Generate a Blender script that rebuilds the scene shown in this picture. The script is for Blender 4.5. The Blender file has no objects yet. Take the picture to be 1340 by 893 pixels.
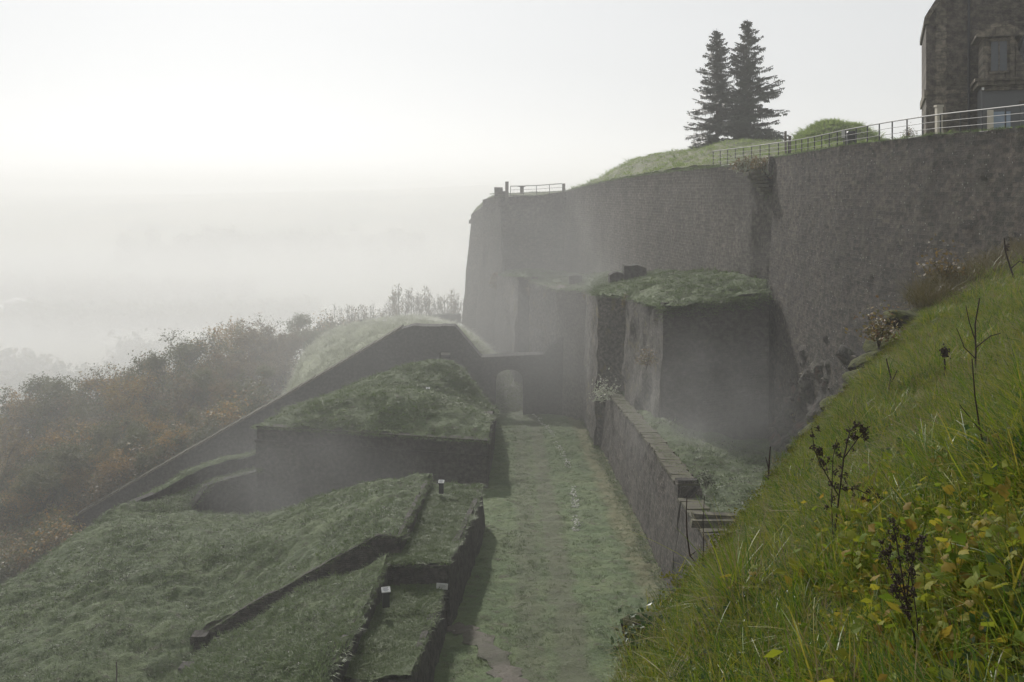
import bpy, bmesh, math, random
import numpy as np
from mathutils import Vector, Matrix, Euler

S = bpy.context.scene
COL = S.collection
R = math.radians
random.seed(7)
rng = np.random.default_rng(7)

# ------------------------------------------------------------------ camera
F, CU, HV = 1290.0, 670.0, 250.0          # focal length in photo pixels, centre column, horizon row
cam_d = bpy.data.cameras.new('camera')
cam = bpy.data.objects.new('camera', cam_d)
COL.objects.link(cam)
cam.rotation_euler = (R(90), 0, 0)
cam_d.sensor_width = 36.0
cam_d.lens = 36.0 * F / 1340.0
cam_d.shift_y = -(446.5 - HV) / 1340.0     # level camera, shifted lens: verticals stay vertical
cam_d.clip_start = 0.1
cam_d.clip_end = 12000
S.camera = cam

# ------------------------------------------------------------------ sky and sun
SUN_EL, SUN_AZ = 33.0, -17.0               # azimuth from +y, minus = left
w = bpy.data.worlds.new('World'); S.world = w
w.use_nodes = True
wn, wl = w.node_tree.nodes, w.node_tree.links
bg = wn['Background']
sky = wn.new('ShaderNodeTexSky'); sky.sky_type = 'NISHITA'; sky.sun_disc = False
sky.sun_elevation = R(SUN_EL); sky.sun_rotation = R(SUN_AZ)
sky.air_density = 1.0; sky.dust_density = 1.0; sky.altitude = 100
hs = wn.new('ShaderNodeHueSaturation'); hs.inputs['Saturation'].default_value = 0.12; hs.inputs['Value'].default_value = 0.6
cloud = wn.new('ShaderNodeMix'); cloud.data_type = 'RGBA'; cloud.blend_type = 'ADD'; cloud.inputs[0].default_value = 1.0
cloud.inputs[7].default_value = (6.0, 6.12, 6.2, 1)          # even bright cloud veil over the sky
wl.new(sky.outputs[0], hs.inputs['Color']); wl.new(hs.outputs[0], cloud.inputs[6]); wl.new(cloud.outputs[2], bg.inputs['Color'])
bg.inputs['Strength'].default_value = 0.10
sd = bpy.data.lights.new('sun', 'SUN'); sd.energy = 5.0; sd.angle = R(0.6); sd.color = (1.0, 0.955, 0.89)
so = bpy.data.objects.new('sun', sd); COL.objects.link(so)
so.rotation_euler = Vector((-math.sin(R(SUN_AZ)) * -1 * math.cos(R(SUN_EL)) , math.cos(R(SUN_AZ)) * math.cos(R(SUN_EL)), math.sin(R(SUN_EL)))).to_track_quat('Z', 'Y').to_euler()
S.view_settings.view_transform = 'Standard'
S.view_settings.look = 'None'
S.view_settings.gamma = 1.0
S.view_settings.exposure = -0.5
S.cycles.use_denoising = True
S.cycles.max_bounces = 6
S.cycles.volume_bounces = 3
S.cycles.transparent_max_bounces = 12
S.cycles.caustics_reflective = False
S.cycles.caustics_refractive = False

# ------------------------------------------------------------------ helpers
def P(u, v, d):
    "world point at depth d (metres along the view) seen at photo pixel u, v"
    return Vector(((u - CU) / F * d, d, (HV - v) / F * d))

def tag(o, label=None, cat=None, group=None, kind=None):
    if label: o['label'] = label
    if cat: o['category'] = cat
    if group: o['group'] = group
    if kind: o['kind'] = kind
    return o

def empty(name, loc=(0, 0, 0), rz=0):
    o = bpy.data.objects.new(name, None); COL.objects.link(o)
    o.location = loc; o.rotation_euler = (0, 0, rz); o.empty_display_size = 0.3
    return o

def link(name, me, parent=None, loc=None, rot=None, scl=None):
    o = bpy.data.objects.new(name, me); COL.objects.link(o)
    if parent: o.parent = parent
    if loc is not None: o.location = loc
    if rot is not None: o.rotation_euler = rot
    if scl is not None: o.scale = scl if hasattr(scl, '__len__') else (scl,) * 3
    return o

def mesh(name, verts, faces, mat=None, smooth=False, uvs=None):
    me = bpy.data.meshes.new(name)
    me.from_pydata([tuple(v) for v in verts], [], faces)
    if mat: me.materials.append(mat)
    if uvs is not None:
        lay = me.uv_layers.new(name='UVMap')
        idx = np.empty(len(me.loops), np.int32); me.loops.foreach_get('vertex_index', idx)
        lay.data.foreach_set('uv', np.asarray(uvs, np.float32)[idx].ravel())
    if smooth: me.polygons.foreach_set('use_smooth', [True] * len(me.polygons))
    me.update()
    return me

def _hash(ix, iy, iz, seed):
    h = (ix * 374761393 + iy * 668265263 + iz * 2147483647 + seed * 974634777) & 0xffffffff
    h = ((h ^ (h >> 13)) * 1274126177) & 0xffffffff
    return ((h ^ (h >> 16)) & 0xffffff) / float(0xffffff)

def noise(p, scale=1.0, seed=0):
    "value noise in -1..1 for an (n,3) array"
    q = np.asarray(p, float) / scale + seed * 17.31
    i = np.floor(q).astype(np.int64); f = q - i; f = f * f * (3 - 2 * f)
    r = 0
    for a in (0, 1):
        for b in (0, 1):
            for c in (0, 1):
                wgt = (f[:, 0] if a else 1 - f[:, 0]) * (f[:, 1] if b else 1 - f[:, 1]) * (f[:, 2] if c else 1 - f[:, 2])
                r = r + wgt * _hash(i[:, 0] + a, i[:, 1] + b, i[:, 2] + c, seed)
    return r * 2 - 1

def fbm(p, scale, seed=0, oct=3):
    return sum(noise(p, scale / 2 ** k, seed + k) * 0.5 ** k for k in range(oct))

def cr(vals, ts, n):
    "smooth resample of rows (k,...) at parameter positions"
    vals = np.asarray(vals, float); k = len(vals)
    t = np.asarray(ts) * (k - 1); i = np.clip(np.floor(t).astype(int), 0, k - 2); f = (t - i)
    sh = (-1,) + (1,) * (vals.ndim - 1); f = f.reshape(sh)
    g = lambda j: vals[np.clip(j, 0, k - 1)]
    p0, p1, p2, p3 = g(i - 1), g(i), g(i + 1), g(i + 2)
    m1, m2 = (p2 - p0) / 2, (p3 - p1) / 2
    m1 = np.where((i == 0).reshape(sh), p2 - p1, m1); m2 = np.where((i == k - 2).reshape(sh), p2 - p1, m2)
    f2, f3 = f * f, f * f * f
    return (2 * f3 - 3 * f2 + 1) * p1 + (f3 - 2 * f2 + f) * m1 + (-2 * f3 + 3 * f2) * p2 + (f3 - f2) * m2

def patch(name, rows, cell=0.4, mat=None, amp=0.12, asc=1.2, seed=1, edge=0.0, smooth_rows=True, px=True, maxn=420, lin=False):
    "ground sheet through control rows; returns (object, grid)"
    A = np.array([[tuple(P(*p)) if px else tuple(p) for p in row] for row in rows], float)
    def resample(A, axis):
        B = np.moveaxis(A, axis, 0)
        seg = np.linalg.norm(np.diff(B, axis=0), axis=2).max(axis=1)
        ts = [0.0]; k = len(B)
        for s in range(k - 1):
            m = max(1, min(maxn // (k - 1) + 1, int(round(seg[s] / cell))))
            ts += [(s + (j + 1) / m) / (k - 1) for j in range(m)]
        ts = np.array(ts)
        if lin:
            t = ts * (k - 1); i = np.clip(t.astype(int), 0, k - 2); f = (t - i).reshape(-1, 1, 1)
            C = B[i] * (1 - f) + B[i + 1] * f
        else: C = cr(B, ts, len(ts))
        return np.moveaxis(C, 0, axis)
    G = resample(resample(A, 0), 1)
    n, m, _ = G.shape
    p = G.reshape(-1, 3)
    dz = fbm(p, asc, seed, 3) * amp + fbm(p, asc * 6, seed + 9, 2) * amp * 1.3
    if edge:
        ii = np.minimum(np.arange(n), n - 1 - np.arange(n))[:, None]; jj = np.minimum(np.arange(m), m - 1 - np.arange(m))[None, :]
        dz = dz * np.clip(np.minimum(ii, jj) / edge, 0.25, 1).reshape(-1)
    G = G.copy(); G[:, :, 2] += dz.reshape(n, m)
    idx = np.arange(n * m).reshape(n, m)
    faces = np.stack([idx[:-1, :-1], idx[:-1, 1:], idx[1:, 1:], idx[1:, :-1]], -1).reshape(-1, 4)
    # face up
    a = G[1:, :-1] - G[:-1, :-1]; b = G[:-1, 1:] - G[:-1, :-1]
    if np.cross(b, a)[..., 2].sum() < 0: faces = faces[:, ::-1]
    me = mesh(name, G.reshape(-1, 3), faces.tolist(), mat, True)
    o = link(name, me); tag(o, kind='structure')
    return o, G

def sample(G, n, seed=0):
    "n random points on a grid, weighted by area, with normals"
    r = np.random.default_rng(seed)
    a = G[1:, :-1] - G[:-1, :-1]; b = G[:-1, 1:] - G[:-1, :-1]
    N = np.cross(b, a); N = np.where(N[..., 2:3] < 0, -N, N); ar = np.linalg.norm(N, axis=2).ravel()
    k = r.choice(len(ar), n, p=ar / ar.sum())
    i, j = np.unravel_index(k, N.shape[:2])
    s, t = r.random((2, n, 1))
    p = (G[i, j] * (1 - s) * (1 - t) + G[i + 1, j] * s * (1 - t) + G[i, j + 1] * (1 - s) * t + G[i + 1, j + 1] * s * t)
    nn = N[i, j]; nn = nn / (np.linalg.norm(nn, axis=1, keepdims=True) + 1e-9)
    return p, nn

# ------------------------------------------------------------------ materials
class NT:
    def __init__(self, name):
        self.m = bpy.data.materials.new(name); self.m.use_nodes = True
        self.n = self.m.node_tree.nodes; self.l = self.m.node_tree.links
        self.b = self.n['Principled BSDF']; self.out = self.n['Material Output']
    def new(self, t, **kw):
        x = self.n.new('ShaderNode' + t)
        for k, v in kw.items():
            if k in x.inputs: self.set(x.inputs[k], v)
            else: setattr(x, k, v)
        return x
    def set(self, s, v):
        if isinstance(v, bpy.types.NodeSocket): self.l.new(v, s)
        elif isinstance(v, tuple) and len(v) == 3 and s.type == 'RGBA': s.default_value = (*v, 1)
        else: s.default_value = v
    def noise(self, co, scale, detail=4, rough=0.6, dist=0.0):
        x = self.new('TexNoise', Scale=scale, Detail=detail, Roughness=rough, Distortion=dist)
        if co is not None: self.l.new(co, x.inputs['Vector'])
        return x.outputs['Fac']
    def ramp(self, fac, stops):
        x = self.new('ValToRGB'); self.l.new(fac, x.inputs[0]); e = x.color_ramp.elements
        while len(e) < len(stops): e.new(0.5)
        for el, (p, c) in zip(e, stops):
            el.position = p; el.color = (*c, 1) if isinstance(c, tuple) else (c, c, c, 1)
        return x.outputs[0]
    def mix(self, fac, a, b, mode='MIX'):
        x = self.n.new('ShaderNodeMix'); x.data_type = 'RGBA'; x.blend_type = mode
        self.set(x.inputs[0], fac); self.set(x.inputs[6], a); self.set(x.inputs[7], b)
        return x.outputs[2]
    def math(self, op, a, b=0.0):
        x = self.n.new('ShaderNodeMath'); x.operation = op
        self.set(x.inputs[0], a); self.set(x.inputs[1], b); return x.outputs[0]
    def bump(self, h, dist=0.05, strength=1.0, normal=None):
        x = self.new('Bump', Strength=strength, Distance=dist); self.l.new(h, x.inputs['Height'])
        if normal: self.l.new(normal, x.inputs['Normal'])
        return x.outputs[0]

def plain(name, col, rough=0.7, metal=0.0, var=0.25, scale=6):
    t = NT(name); co = t.new('TexCoord').outputs['Object']
    f = t.noise(co, scale)
    t.set(t.b.inputs['Base Color'], t.mix(f, tuple(c * (1 - var) for c in col), tuple(min(1, c * (1 + var)) for c in col)))
    t.b.inputs['Roughness'].default_value = rough; t.b.inputs['Metallic'].default_value = metal
    return t.m

def grass_ground(name, c1, c2, c3, c4=None, bump=0.12, fine=7.0):
    "turf: c1 deep green, c2 mid green, c3 dry/pale, c4 bare soil"
    t = NT(name); co = t.new('TexCoord').outputs['Object']
    a = t.noise(co, 0.35, 5, 0.65); b = t.noise(co, fine, 4, 0.7); c = t.noise(co, 1.6, 4, 0.6)
    col = t.mix(t.ramp(b, [(0.35, 0.0), (0.65, 1.0)]), c1, c2)
    col = t.mix(t.ramp(a, [(0.42, 0.0), (0.62, 1.0)]), col, c3)
    pt = t.noise(co, .9, 3, .5)
    col = t.mix(t.ramp(pt, [(.5, 0.0), (.62, .5)]), col, tuple(x * .55 for x in c2))
    if c4: col = t.mix(t.ramp(c, [(0.56, 0.0), (0.68, 0.8)]), col, c4)
    t.set(t.b.inputs['Base Color'], col)
    t.b.inputs['Roughness'].default_value = 0.85
    h = t.math('ADD', t.noise(co, fine * 1.3, 5, 0.75), t.math('MULTIPLY', c, 1.5))
    t.set(t.b.inputs['Normal'], t.bump(h, bump, 0.9))
    return t.m

def stone(name, c1, c2, mortar, bw=0.5, bh=0.22, moss=(0.05, 0.055, 0.03), moss_amt=0.5, speck=0.0, veg=None, bump=0.05, rough=0.95, msize=0.025):
    "coursed rubble in UV metres"
    t = NT(name); tc = t.new('TexCoord'); uv = tc.outputs['UV']; ob = tc.outputs['Object']
    wob = t.new('TexNoise', Scale=1.7, Detail=3.0); t.l.new(uv, wob.inputs['Vector'])
    uvd = t.n.new('ShaderNodeMix'); uvd.data_type = 'VECTOR'; uvd.inputs[0].default_value = 0.10
    t.l.new(uv, uvd.inputs[4]); t.l.new(wob.outputs['Color'], uvd.inputs[5])
    br = t.new('TexBrick', Scale=1.0); br.offset = 0.5; br.squash = 1.0
    t.l.new(uvd.outputs[1], br.inputs['Vector'])
    for k, v in (('Color1', c1), ('Color2', c2), ('Mortar', mortar)): t.set(br.inputs[k], v)
    br.inputs['Mortar Size'].default_value = msize; br.inputs['Brick Width'].default_value = bw; br.inputs['Row Height'].default_value = bh
    br.inputs['Bias'].default_value = -0.1; br.inputs['Mortar Smooth'].default_value = 0.6
    big = t.noise(ob, 0.16, 5, 0.6); mid = t.noise(ob, 1.1, 4, 0.65); fin = t.noise(ob, 9.0, 4, 0.75)
    col = t.mix(0.75, br.outputs['Color'], t.ramp(fin, [(0.25, 0.45), (0.75, 1.35)]), 'MULTIPLY')
    col = t.mix(0.6, col, t.ramp(big, [(0.34, 0.5), (0.5, 1.0), (0.68, 1.45)]), 'MULTIPLY')
    col = t.mix(t.math('MULTIPLY', t.ramp(mid, [(0.45, 0.0), (0.7, 1.0)]), moss_amt), col, moss)
    mp = t.new('Mapping'); t.l.new(uv, mp.inputs['Vector']); mp.inputs['Scale'].default_value = (.45, .10, 1)
    stk = t.noise(mp.outputs[0], 1.0, 5, .65)
    col = t.mix(.5, col, t.ramp(stk, [(.32, .5), (.5, 1.0), (.7, 1.25)]), 'MULTIPLY')
    lump = t.noise(uv, 2.6, 3, .6)
    col = t.mix(.85, col, t.ramp(lump, [(.38, .45), (.62, 1.5)]), 'MULTIPLY')
    if veg:
        vn = t.noise(ob, 0.5, 5, 0.75)
        col = t.mix(t.ramp(vn, [(0.56, 0.0), (0.66, 0.85)]), col, veg)
    if speck:
        sp = t.new('TexVoronoi', Scale=2.6); t.l.new(uv, sp.inputs['Vector'])
        col = t.mix(t.math('MULTIPLY', t.ramp(sp.outputs['Distance'], [(0.06, 1.0), (0.12, 0.0)]), speck), col, (0.42, 0.41, 0.38))
    t.set(t.b.inputs['Base Color'], col); t.b.inputs['Roughness'].default_value = rough
    h = t.math('ADD', t.math('MULTIPLY', br.outputs['Fac'], -0.8), t.math('ADD', t.math('MULTIPLY', fin, 0.9), t.math('MULTIPLY', mid, 1.2)))
    t.set(t.b.inputs['Normal'], t.bump(h, bump, 1.0))
    return t.m

def leafy(name, cols, rough=0.5, trans=0.45, spec=0.4):
    "leaf or blade: colour varied per instance, lets light through"
    t = NT(name)
    oi = t.new('ObjectInfo').outputs['Random']
    geo = t.new('NewGeometry'); ri = geo.outputs['Random Per Island']
    f = t.math('FRACT', t.math('ADD', oi, t.math('MULTIPLY', ri, 0.6)))
    n = len(cols)
    col = t.ramp(f, [(i / (n - 1), c) for i, c in enumerate(cols)])
    t.set(t.b.inputs['Base Color'], col); t.b.inputs['Roughness'].default_value = rough
    t.b.inputs['Specular IOR Level'].default_value = spec
    tr = t.new('BsdfTranslucent'); t.l.new(col, tr.inputs['Color'])
    mx = t.new('MixShader'); mx.inputs[0].default_value = trans
    t.l.new(t.b.outputs[0], mx.inputs[1]); t.l.new(tr.outputs[0], mx.inputs[2]); t.l.new(mx.outputs[0], t.out.inputs['Surface'])
    return t.m

M = {}
M['turf'] = grass_ground('ditch_turf', (0.0503, 0.0891, 0.0240), (0.0869, 0.1386, 0.0401), (0.1098, 0.1485, 0.0521), (0.0686, 0.0644, 0.0361))
M['mound'] = grass_ground('mound_turf', (0.0430, 0.0682, 0.0217), (0.0811, 0.1188, 0.0402), (0.1002, 0.1343, 0.0502), (0.0573, 0.0537, 0.0301), bump=0.2, fine=5)
M['pale'] = grass_ground('frosted_turf', (0.20, 0.23, 0.13), (0.42, 0.45, 0.33), (0.34, 0.37, 0.24), None, bump=0.25, fine=4)  # frosty turf, lightened further to carry fog brightness and missing sunlight
M['bank'] = grass_ground('bank_turf', (0.010, 0.018, 0.003), (0.028, 0.05, 0.006), (0.045, 0.05, 0.008), (0.03, 0.022, 0.012), bump=0.05, fine=18)
M['wood_floor'] = grass_ground('woodland_floor', (0.03, 0.03, 0.018), (0.05, 0.045, 0.025), (0.06, 0.045, 0.025), None)
M['rampart'] = stone('rampart_stone', (0.024, 0.019, 0.015), (0.098, 0.078, 0.060), (0.048, 0.039, 0.031), 0.46, 0.21, moss_amt=0.4, speck=0.8, bump=0.2, msize=0.015)
M['curtain'] = stone('curtain_stone', (0.07, 0.061, 0.05), (0.12, 0.105, 0.087), (0.082, 0.072, 0.06), 0.6, 0.3, moss_amt=0.35, speck=0.25, bump=0.08)
M['block'] = stone('casemate_brick', (0.055, 0.05, 0.046), (0.08, 0.072, 0.064), (0.05, 0.046, 0.042), 0.3, 0.12, moss_amt=0.45, bump=0.05)
M['ivyblock'] = stone('overgrown_brick', (0.12, 0.108, 0.095), (0.17, 0.15, 0.13), (0.11, 0.10, 0.09), 0.3, 0.12, moss_amt=0.5, veg=(0.16, 0.14, 0.06), bump=0.08)
M['flank'] = stone('flank_stone', (0.07, 0.062, 0.053), (0.125, 0.11, 0.095), (0.07, 0.062, 0.055), 0.42, 0.18, moss_amt=0.7, veg=(0.13, 0.115, 0.05), bump=0.12)
M['gate'] = stone('gate_brick', (0.04, 0.038, 0.035), (0.058, 0.054, 0.05), (0.042, 0.04, 0.036), 0.3, 0.12, moss_amt=0.3, bump=0.04)
M['redoubt'] = stone('redoubt_brick', (0.05, 0.044, 0.039), (0.072, 0.064, 0.056), (0.055, 0.05, 0.045), 0.26, 0.1, moss_amt=0.4, speck=0.15, bump=0.05)
M['low'] = stone('low_wall_stone', (0.05, 0.041, 0.034), (0.11, 0.092, 0.076), (0.03, 0.026, 0.022), 0.42, 0.16, moss_amt=0.4, speck=0.4, bump=0.09)
M['coping'] = stone('coping_stone', (0.085, 0.078, 0.055), (0.11, 0.10, 0.075), (0.09, 0.085, 0.06), 2.0, 2.0, moss=(0.09, 0.095, 0.03), moss_amt=0.9, bump=0.05)
M['scarp'] = stone('scarp_stone', (0.05, 0.046, 0.04), (0.085, 0.075, 0.062), (0.03, 0.028, 0.024), 0.5, 0.2, moss=(0.06, 0.07, 0.012), moss_amt=0.8, bump=0.1)
M['rock'] = stone('bare_rock', (0.06, 0.054, 0.047), (0.11, 0.094, 0.08), (0.055, 0.045, 0.04), 1.5, 2.4, moss=(0.06, 0.065, 0.035), moss_amt=0.8, veg=(0.14, 0.075, 0.055), bump=0.3)
M['dark_metal'] = plain('dark_painted_metal', (0.035, 0.037, 0.04), 0.5, 0.3)
M['steel'] = plain('galvanised_steel', (0.20, 0.20, 0.195), 0.6, 0.1, 0.08)
M['panel'] = plain('pale_printed_panel', (0.62, 0.62, 0.6), 0.35, 0, 0.08, 30)
M['print'] = plain('grey_print', (0.25, 0.26, 0.27), 0.5)
M['oldwood'] = plain('weathered_timber', (0.10, 0.085, 0.07), 0.85, 0, 0.35, 12)
M['bark'] = plain('bark', (0.07, 0.058, 0.045), 0.9, 0, 0.4, 9)
M['chalk'] = plain('chalk_stone', (0.5, 0.5, 0.45), 0.9, 0, 0.2, 9)

# ------------------------------------------------------------------ solid builders
def prism_wall(name, top, zbot, mat, batter=0.0, thick=1.5, cell=0.8, amp=0.05, asc=0.9, parent=None, top_jit=0.0, seed=3, closed=False):
    """wall with its face on the right-hand side of the travel direction; top = [(x,y,z)],
    zbot = number or list; the face leans out by batter metres at the foot"""
    T = np.array([tuple(p) for p in top], float); k = len(T)
    ZB = np.full(k, zbot, float) if not hasattr(zbot, '__len__') else np.array(zbot, float)
    d = np.diff(T[:, :2], axis=0); L = np.linalg.norm(d, axis=1); d = d / L[:, None]
    nr = np.stack([d[:, 1], -d[:, 0]], 1)
    vn = np.vstack([nr[:1], (nr[:-1] + nr[1:]), nr[-1:]]); vn /= np.linalg.norm(vn, axis=1, keepdims=True)
    pts = []; S0 = 0
    for s in range(k - 1):
        m = max(1, int(round(L[s] / cell)))
        for j in range(m + (s == k - 2)):
            f = j / m
            pts.append((T[s] * (1 - f) + T[s + 1] * f, ZB[s] * (1 - f) + ZB[s + 1] * f, vn[s] * (1 - f) + vn[s + 1] * f, S0 + f * L[s]))
        S0 += L[s]
    n = len(pts); hmax = max(p[0][2] - p[1] for p in pts); rows = max(2, int(round(hmax / cell)) + 1)
    V = []; UV = []
    for (p, zb, nn, s) in pts:
        zt = p[2]
        for r in range(rows):
            f = r / (rows - 1); z = zt + (zb - zt) * f
            V.append((p[0] + nn[0] * batter * f, p[1] + nn[1] * batter * f, z)); UV.append((s, z))
    V = np.array(V)
    nn = np.repeat(np.array([p[2] for p in pts]), rows, 0)
    dsp = fbm(V, asc, seed, 3) * amp
    V[:, :2] += nn * dsp[:, None]
    if top_jit:
        tj = fbm(V[::rows], 1.3, seed + 5, 3) * top_jit
        V[::rows, 2] += tj
    F_ = []
    for i in range(n - 1):
        for r in range(rows - 1):
            a = i * rows + r; F_.append((a, a + rows, a + rows + 1, a + 1))
    base = len(V); V = V.tolist()
    for i, (p, zb, q, s) in enumerate(pts):              # back face, top edge and foot
        V.append((p[0] - q[0] * thick, p[1] - q[1] * thick, V[i * rows][2])); UV.append((s, p[2] + thick))
        V.append((p[0] - q[0] * thick, p[1] - q[1] * thick, zb)); UV.append((s, p[2] + thick + p[2] - zb))
    for i in range(n - 1):
        a, b = base + 2 * i, base + 2 * i + 2
        F_.append((i * rows, a, b, (i + 1) * rows)); F_.append((a, a + 1, b + 1, b))
    for i in (0, n - 1):
        ring = [i * rows + r for r in range(rows)] + [base + 2 * i + 1, base + 2 * i]
        F_.append(ring if i == 0 else ring[::-1])
    me = mesh(name, V, F_, mat, False, UV)
    return link(name, me, parent)

def wall_points(o, n, seed=0, side=None):
    "random points with normals on a mesh's vertical faces"
    me = o.data; r = np.random.default_rng(seed)
    pl = [p for p in me.polygons if abs(p.normal.z) < 0.6 and (side is None or side(p))]
    ar = np.array([p.area for p in pl]); k = r.choice(len(pl), n, p=ar / ar.sum())
    out = []
    for i in k:
        p = pl[i]; vs = [me.vertices[v].co for v in p.vertices[:4]]
        if len(vs) < 4: continue
        s, t = r.random(2)
        out.append((vs[0] * (1 - s) * (1 - t) + vs[1] * s * (1 - t) + vs[2] * s * t + vs[3] * (1 - s) * t, p.normal.copy()))
    return out

class MB:
    def __init__(self): self.v = []; self.f = []
    def box(self, c, s, rz=0, rot=None, jit=0.0, taper=1.0):
        b = len(self.v); m = Euler(rot if rot else (0, 0, rz)).to_matrix()
        for z in (-.5, .5):
            k = taper if z > 0 else 1.0
            for x, y in ((-.5, -.5), (.5, -.5), (.5, .5), (-.5, .5)):
                q = Vector((x * s[0] * k, y * s[1] * k, z * s[2]))
                if jit: q += Vector([random.uniform(-jit, jit) for _ in range(3)])
                self.v.append(Vector(c) + m @ q)
        for f in ((0, 3, 2, 1), (4, 5, 6, 7), (0, 1, 5, 4), (1, 2, 6, 5), (2, 3, 7, 6), (3, 0, 4, 7)):
            self.f.append(tuple(b + i for i in f))
        return self
    def tube(self, pts, rad, n=6, cap=True):
        pts = [Vector(p) for p in pts]; b = len(self.v); k = len(pts)
        if not hasattr(rad, '__len__'): rad = [rad] * k
        for i, p in enumerate(pts):
            t = (pts[min(i + 1, k - 1)] - pts[max(i - 1, 0)])
            t = t.normalized() if t.length > 1e-9 else Vector((0, 0, 1))
            a = t.cross(Vector((0.3, 1, 0.2))); a = a.normalized() if a.length > .01 else Vector((1, 0, 0)); c = t.cross(a)
            for j in range(n):
                q = 2 * math.pi * j / n; self.v.append(p + (a * math.cos(q) + c * math.sin(q)) * rad[i])
        for i in range(k - 1):
            for j in range(n):
                self.f.append((b + i * n + j, b + i * n + (j + 1) % n, b + (i + 1) * n + (j + 1) % n, b + (i + 1) * n + j))
        if cap:
            self.f.append(tuple(b + j for j in range(n))[::-1]); self.f.append(tuple(b + (k - 1) * n + j for j in range(n)))
        return self
    def poly_prism(self, poly, y0, y1):
        "polygon in x,z extruded along y"
        b = len(self.v); n = len(poly)
        for y in (y0, y1):
            for x, z in poly: self.v.append(Vector((x, y, z)))
        self.f.append(tuple(range(b, b + n))); self.f.append(tuple(range(b + 2 * n - 1, b + n - 1, -1)))
        for i in range(n): self.f.append((b + i, b + n + i, b + n + (i + 1) % n, b + (i + 1) % n))
        return self
    def quad(self, a, b_, c, d):
        b = len(self.v); self.v += [Vector(a), Vector(b_), Vector(c), Vector(d)]; self.f.append((b, b + 1, b + 2, b + 3)); return self
    def me(self, name, mat, smooth=False, uvxz=False):
        uv = [(p[0], p[2]) for p in self.v] if uvxz else None
        m = mesh(name, self.v, self.f, mat, smooth, uv)
        return m
    def build(self, name, mat, parent=None, smooth=False, uvxz=True, loc=None):
        return link(name, self.me(name, mat, smooth, uvxz), parent, loc)

def bevel(o, w=0.01, seg=1):
    m = o.modifiers.new('bevel', 'BEVEL'); m.width = w; m.segments = seg; m.limit_method = 'ANGLE'; return o

# ------------------------------------------------------------------ scattering (stuff): points that carry small plants or stones
def protos(name, meshes):
    c = bpy.data.collections.new(name)
    for i, m in enumerate(meshes):
        c.objects.link(bpy.data.objects.new('%s_%02d' % (name, i), m))
    return c

def scatter(name, coll, n_kinds, pts, rots, scls, label, cat=None, parent=None):
    n = len(pts)
    me = bpy.data.meshes.new(name); me.vertices.add(n)
    me.vertices.foreach_set('co', np.asarray(pts, np.float32).ravel())
    for an, ty, dat, key in (('rot', 'FLOAT_VECTOR', np.asarray(rots, np.float32), 'vector'), ('scl', 'FLOAT', np.asarray(scls, np.float32), 'value'),
                             ('kid', 'INT', rng.integers(0, n_kinds, n).astype(np.int32), 'value')):
        a = me.attributes.new(an, ty, 'POINT'); a.data.foreach_set(key, dat.ravel())
    o = link(name, me, parent)
    ng = bpy.data.node_groups.new(name + '_nodes', 'GeometryNodeTree')
    ng.interface.new_socket('Geometry', in_out='INPUT', socket_type='NodeSocketGeometry')
    ng.interface.new_socket('Geometry', in_out='OUTPUT', socket_type='NodeSocketGeometry')
    gi, go = ng.nodes.new('NodeGroupInput'), ng.nodes.new('NodeGroupOutput')
    ip = ng.nodes.new('GeometryNodeInstanceOnPoints'); ci = ng.nodes.new('GeometryNodeCollectionInfo')
    ci.inputs['Collection'].default_value = coll; ci.inputs['Separate Children'].default_value = True; ci.inputs['Reset Children'].default_value = True
    def attr(nm, dt):
        x = ng.nodes.new('GeometryNodeInputNamedAttribute'); x.data_type = dt; x.inputs['Name'].default_value = nm; return x.outputs['Attribute']
    ng.links.new(gi.outputs[0], ip.inputs['Points']); ng.links.new(ci.outputs[0], ip.inputs['Instance'])
    ip.inputs['Pick Instance'].default_value = True
    ng.links.new(attr('kid', 'INT'), ip.inputs['Instance Index'])
    ng.links.new(attr('rot', 'FLOAT_VECTOR'), ip.inputs['Rotation'])
    ng.links.new(attr('scl', 'FLOAT'), ip.inputs['Scale'])
    ng.links.new(ip.outputs[0], go.inputs[0])
    md = o.modifiers.new('scatter', 'NODES'); md.node_group = ng
    tag(o, label, cat, kind='stuff')
    return o

def tuft(n, h, r, wd, lean=0.6, seg=3, seed=0, mat=None, dirx=None):
    "a tuft of curved blades"
    rd = random.Random(seed); v = []; f = []
    for _ in range(n):
        a = rd.uniform(0, 6.283); rr = r * math.sqrt(rd.random()); b0 = Vector((math.cos(a) * rr, math.sin(a) * rr, -0.03))
        a2 = a + rd.uniform(-1.2, 1.2) if dirx is None else dirx + rd.uniform(-1, 1)
        dr = Vector((math.cos(a2), math.sin(a2), 0)); sd = Vector((-dr.y, dr.x, 0)); ln = h * rd.uniform(0.5, 1.15); le = lean * rd.uniform(0.3, 1.5)
        b = len(v)
        for k in range(seg + 1):
            t = k / seg
            c = b0 + Vector((0, 0, 1)) * ln * (t - 0.35 * le * t * t) + dr * ln * le * t * t
            ww = wd * (1 - t * 0.85) * 0.5
            v += [c - sd * ww, c + sd * ww]
        for k in range(seg): f.append((b + 2 * k, b + 2 * k + 1, b + 2 * k + 3, b + 2 * k + 2))
    return mesh('tuft', v, f, mat, True)

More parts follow.
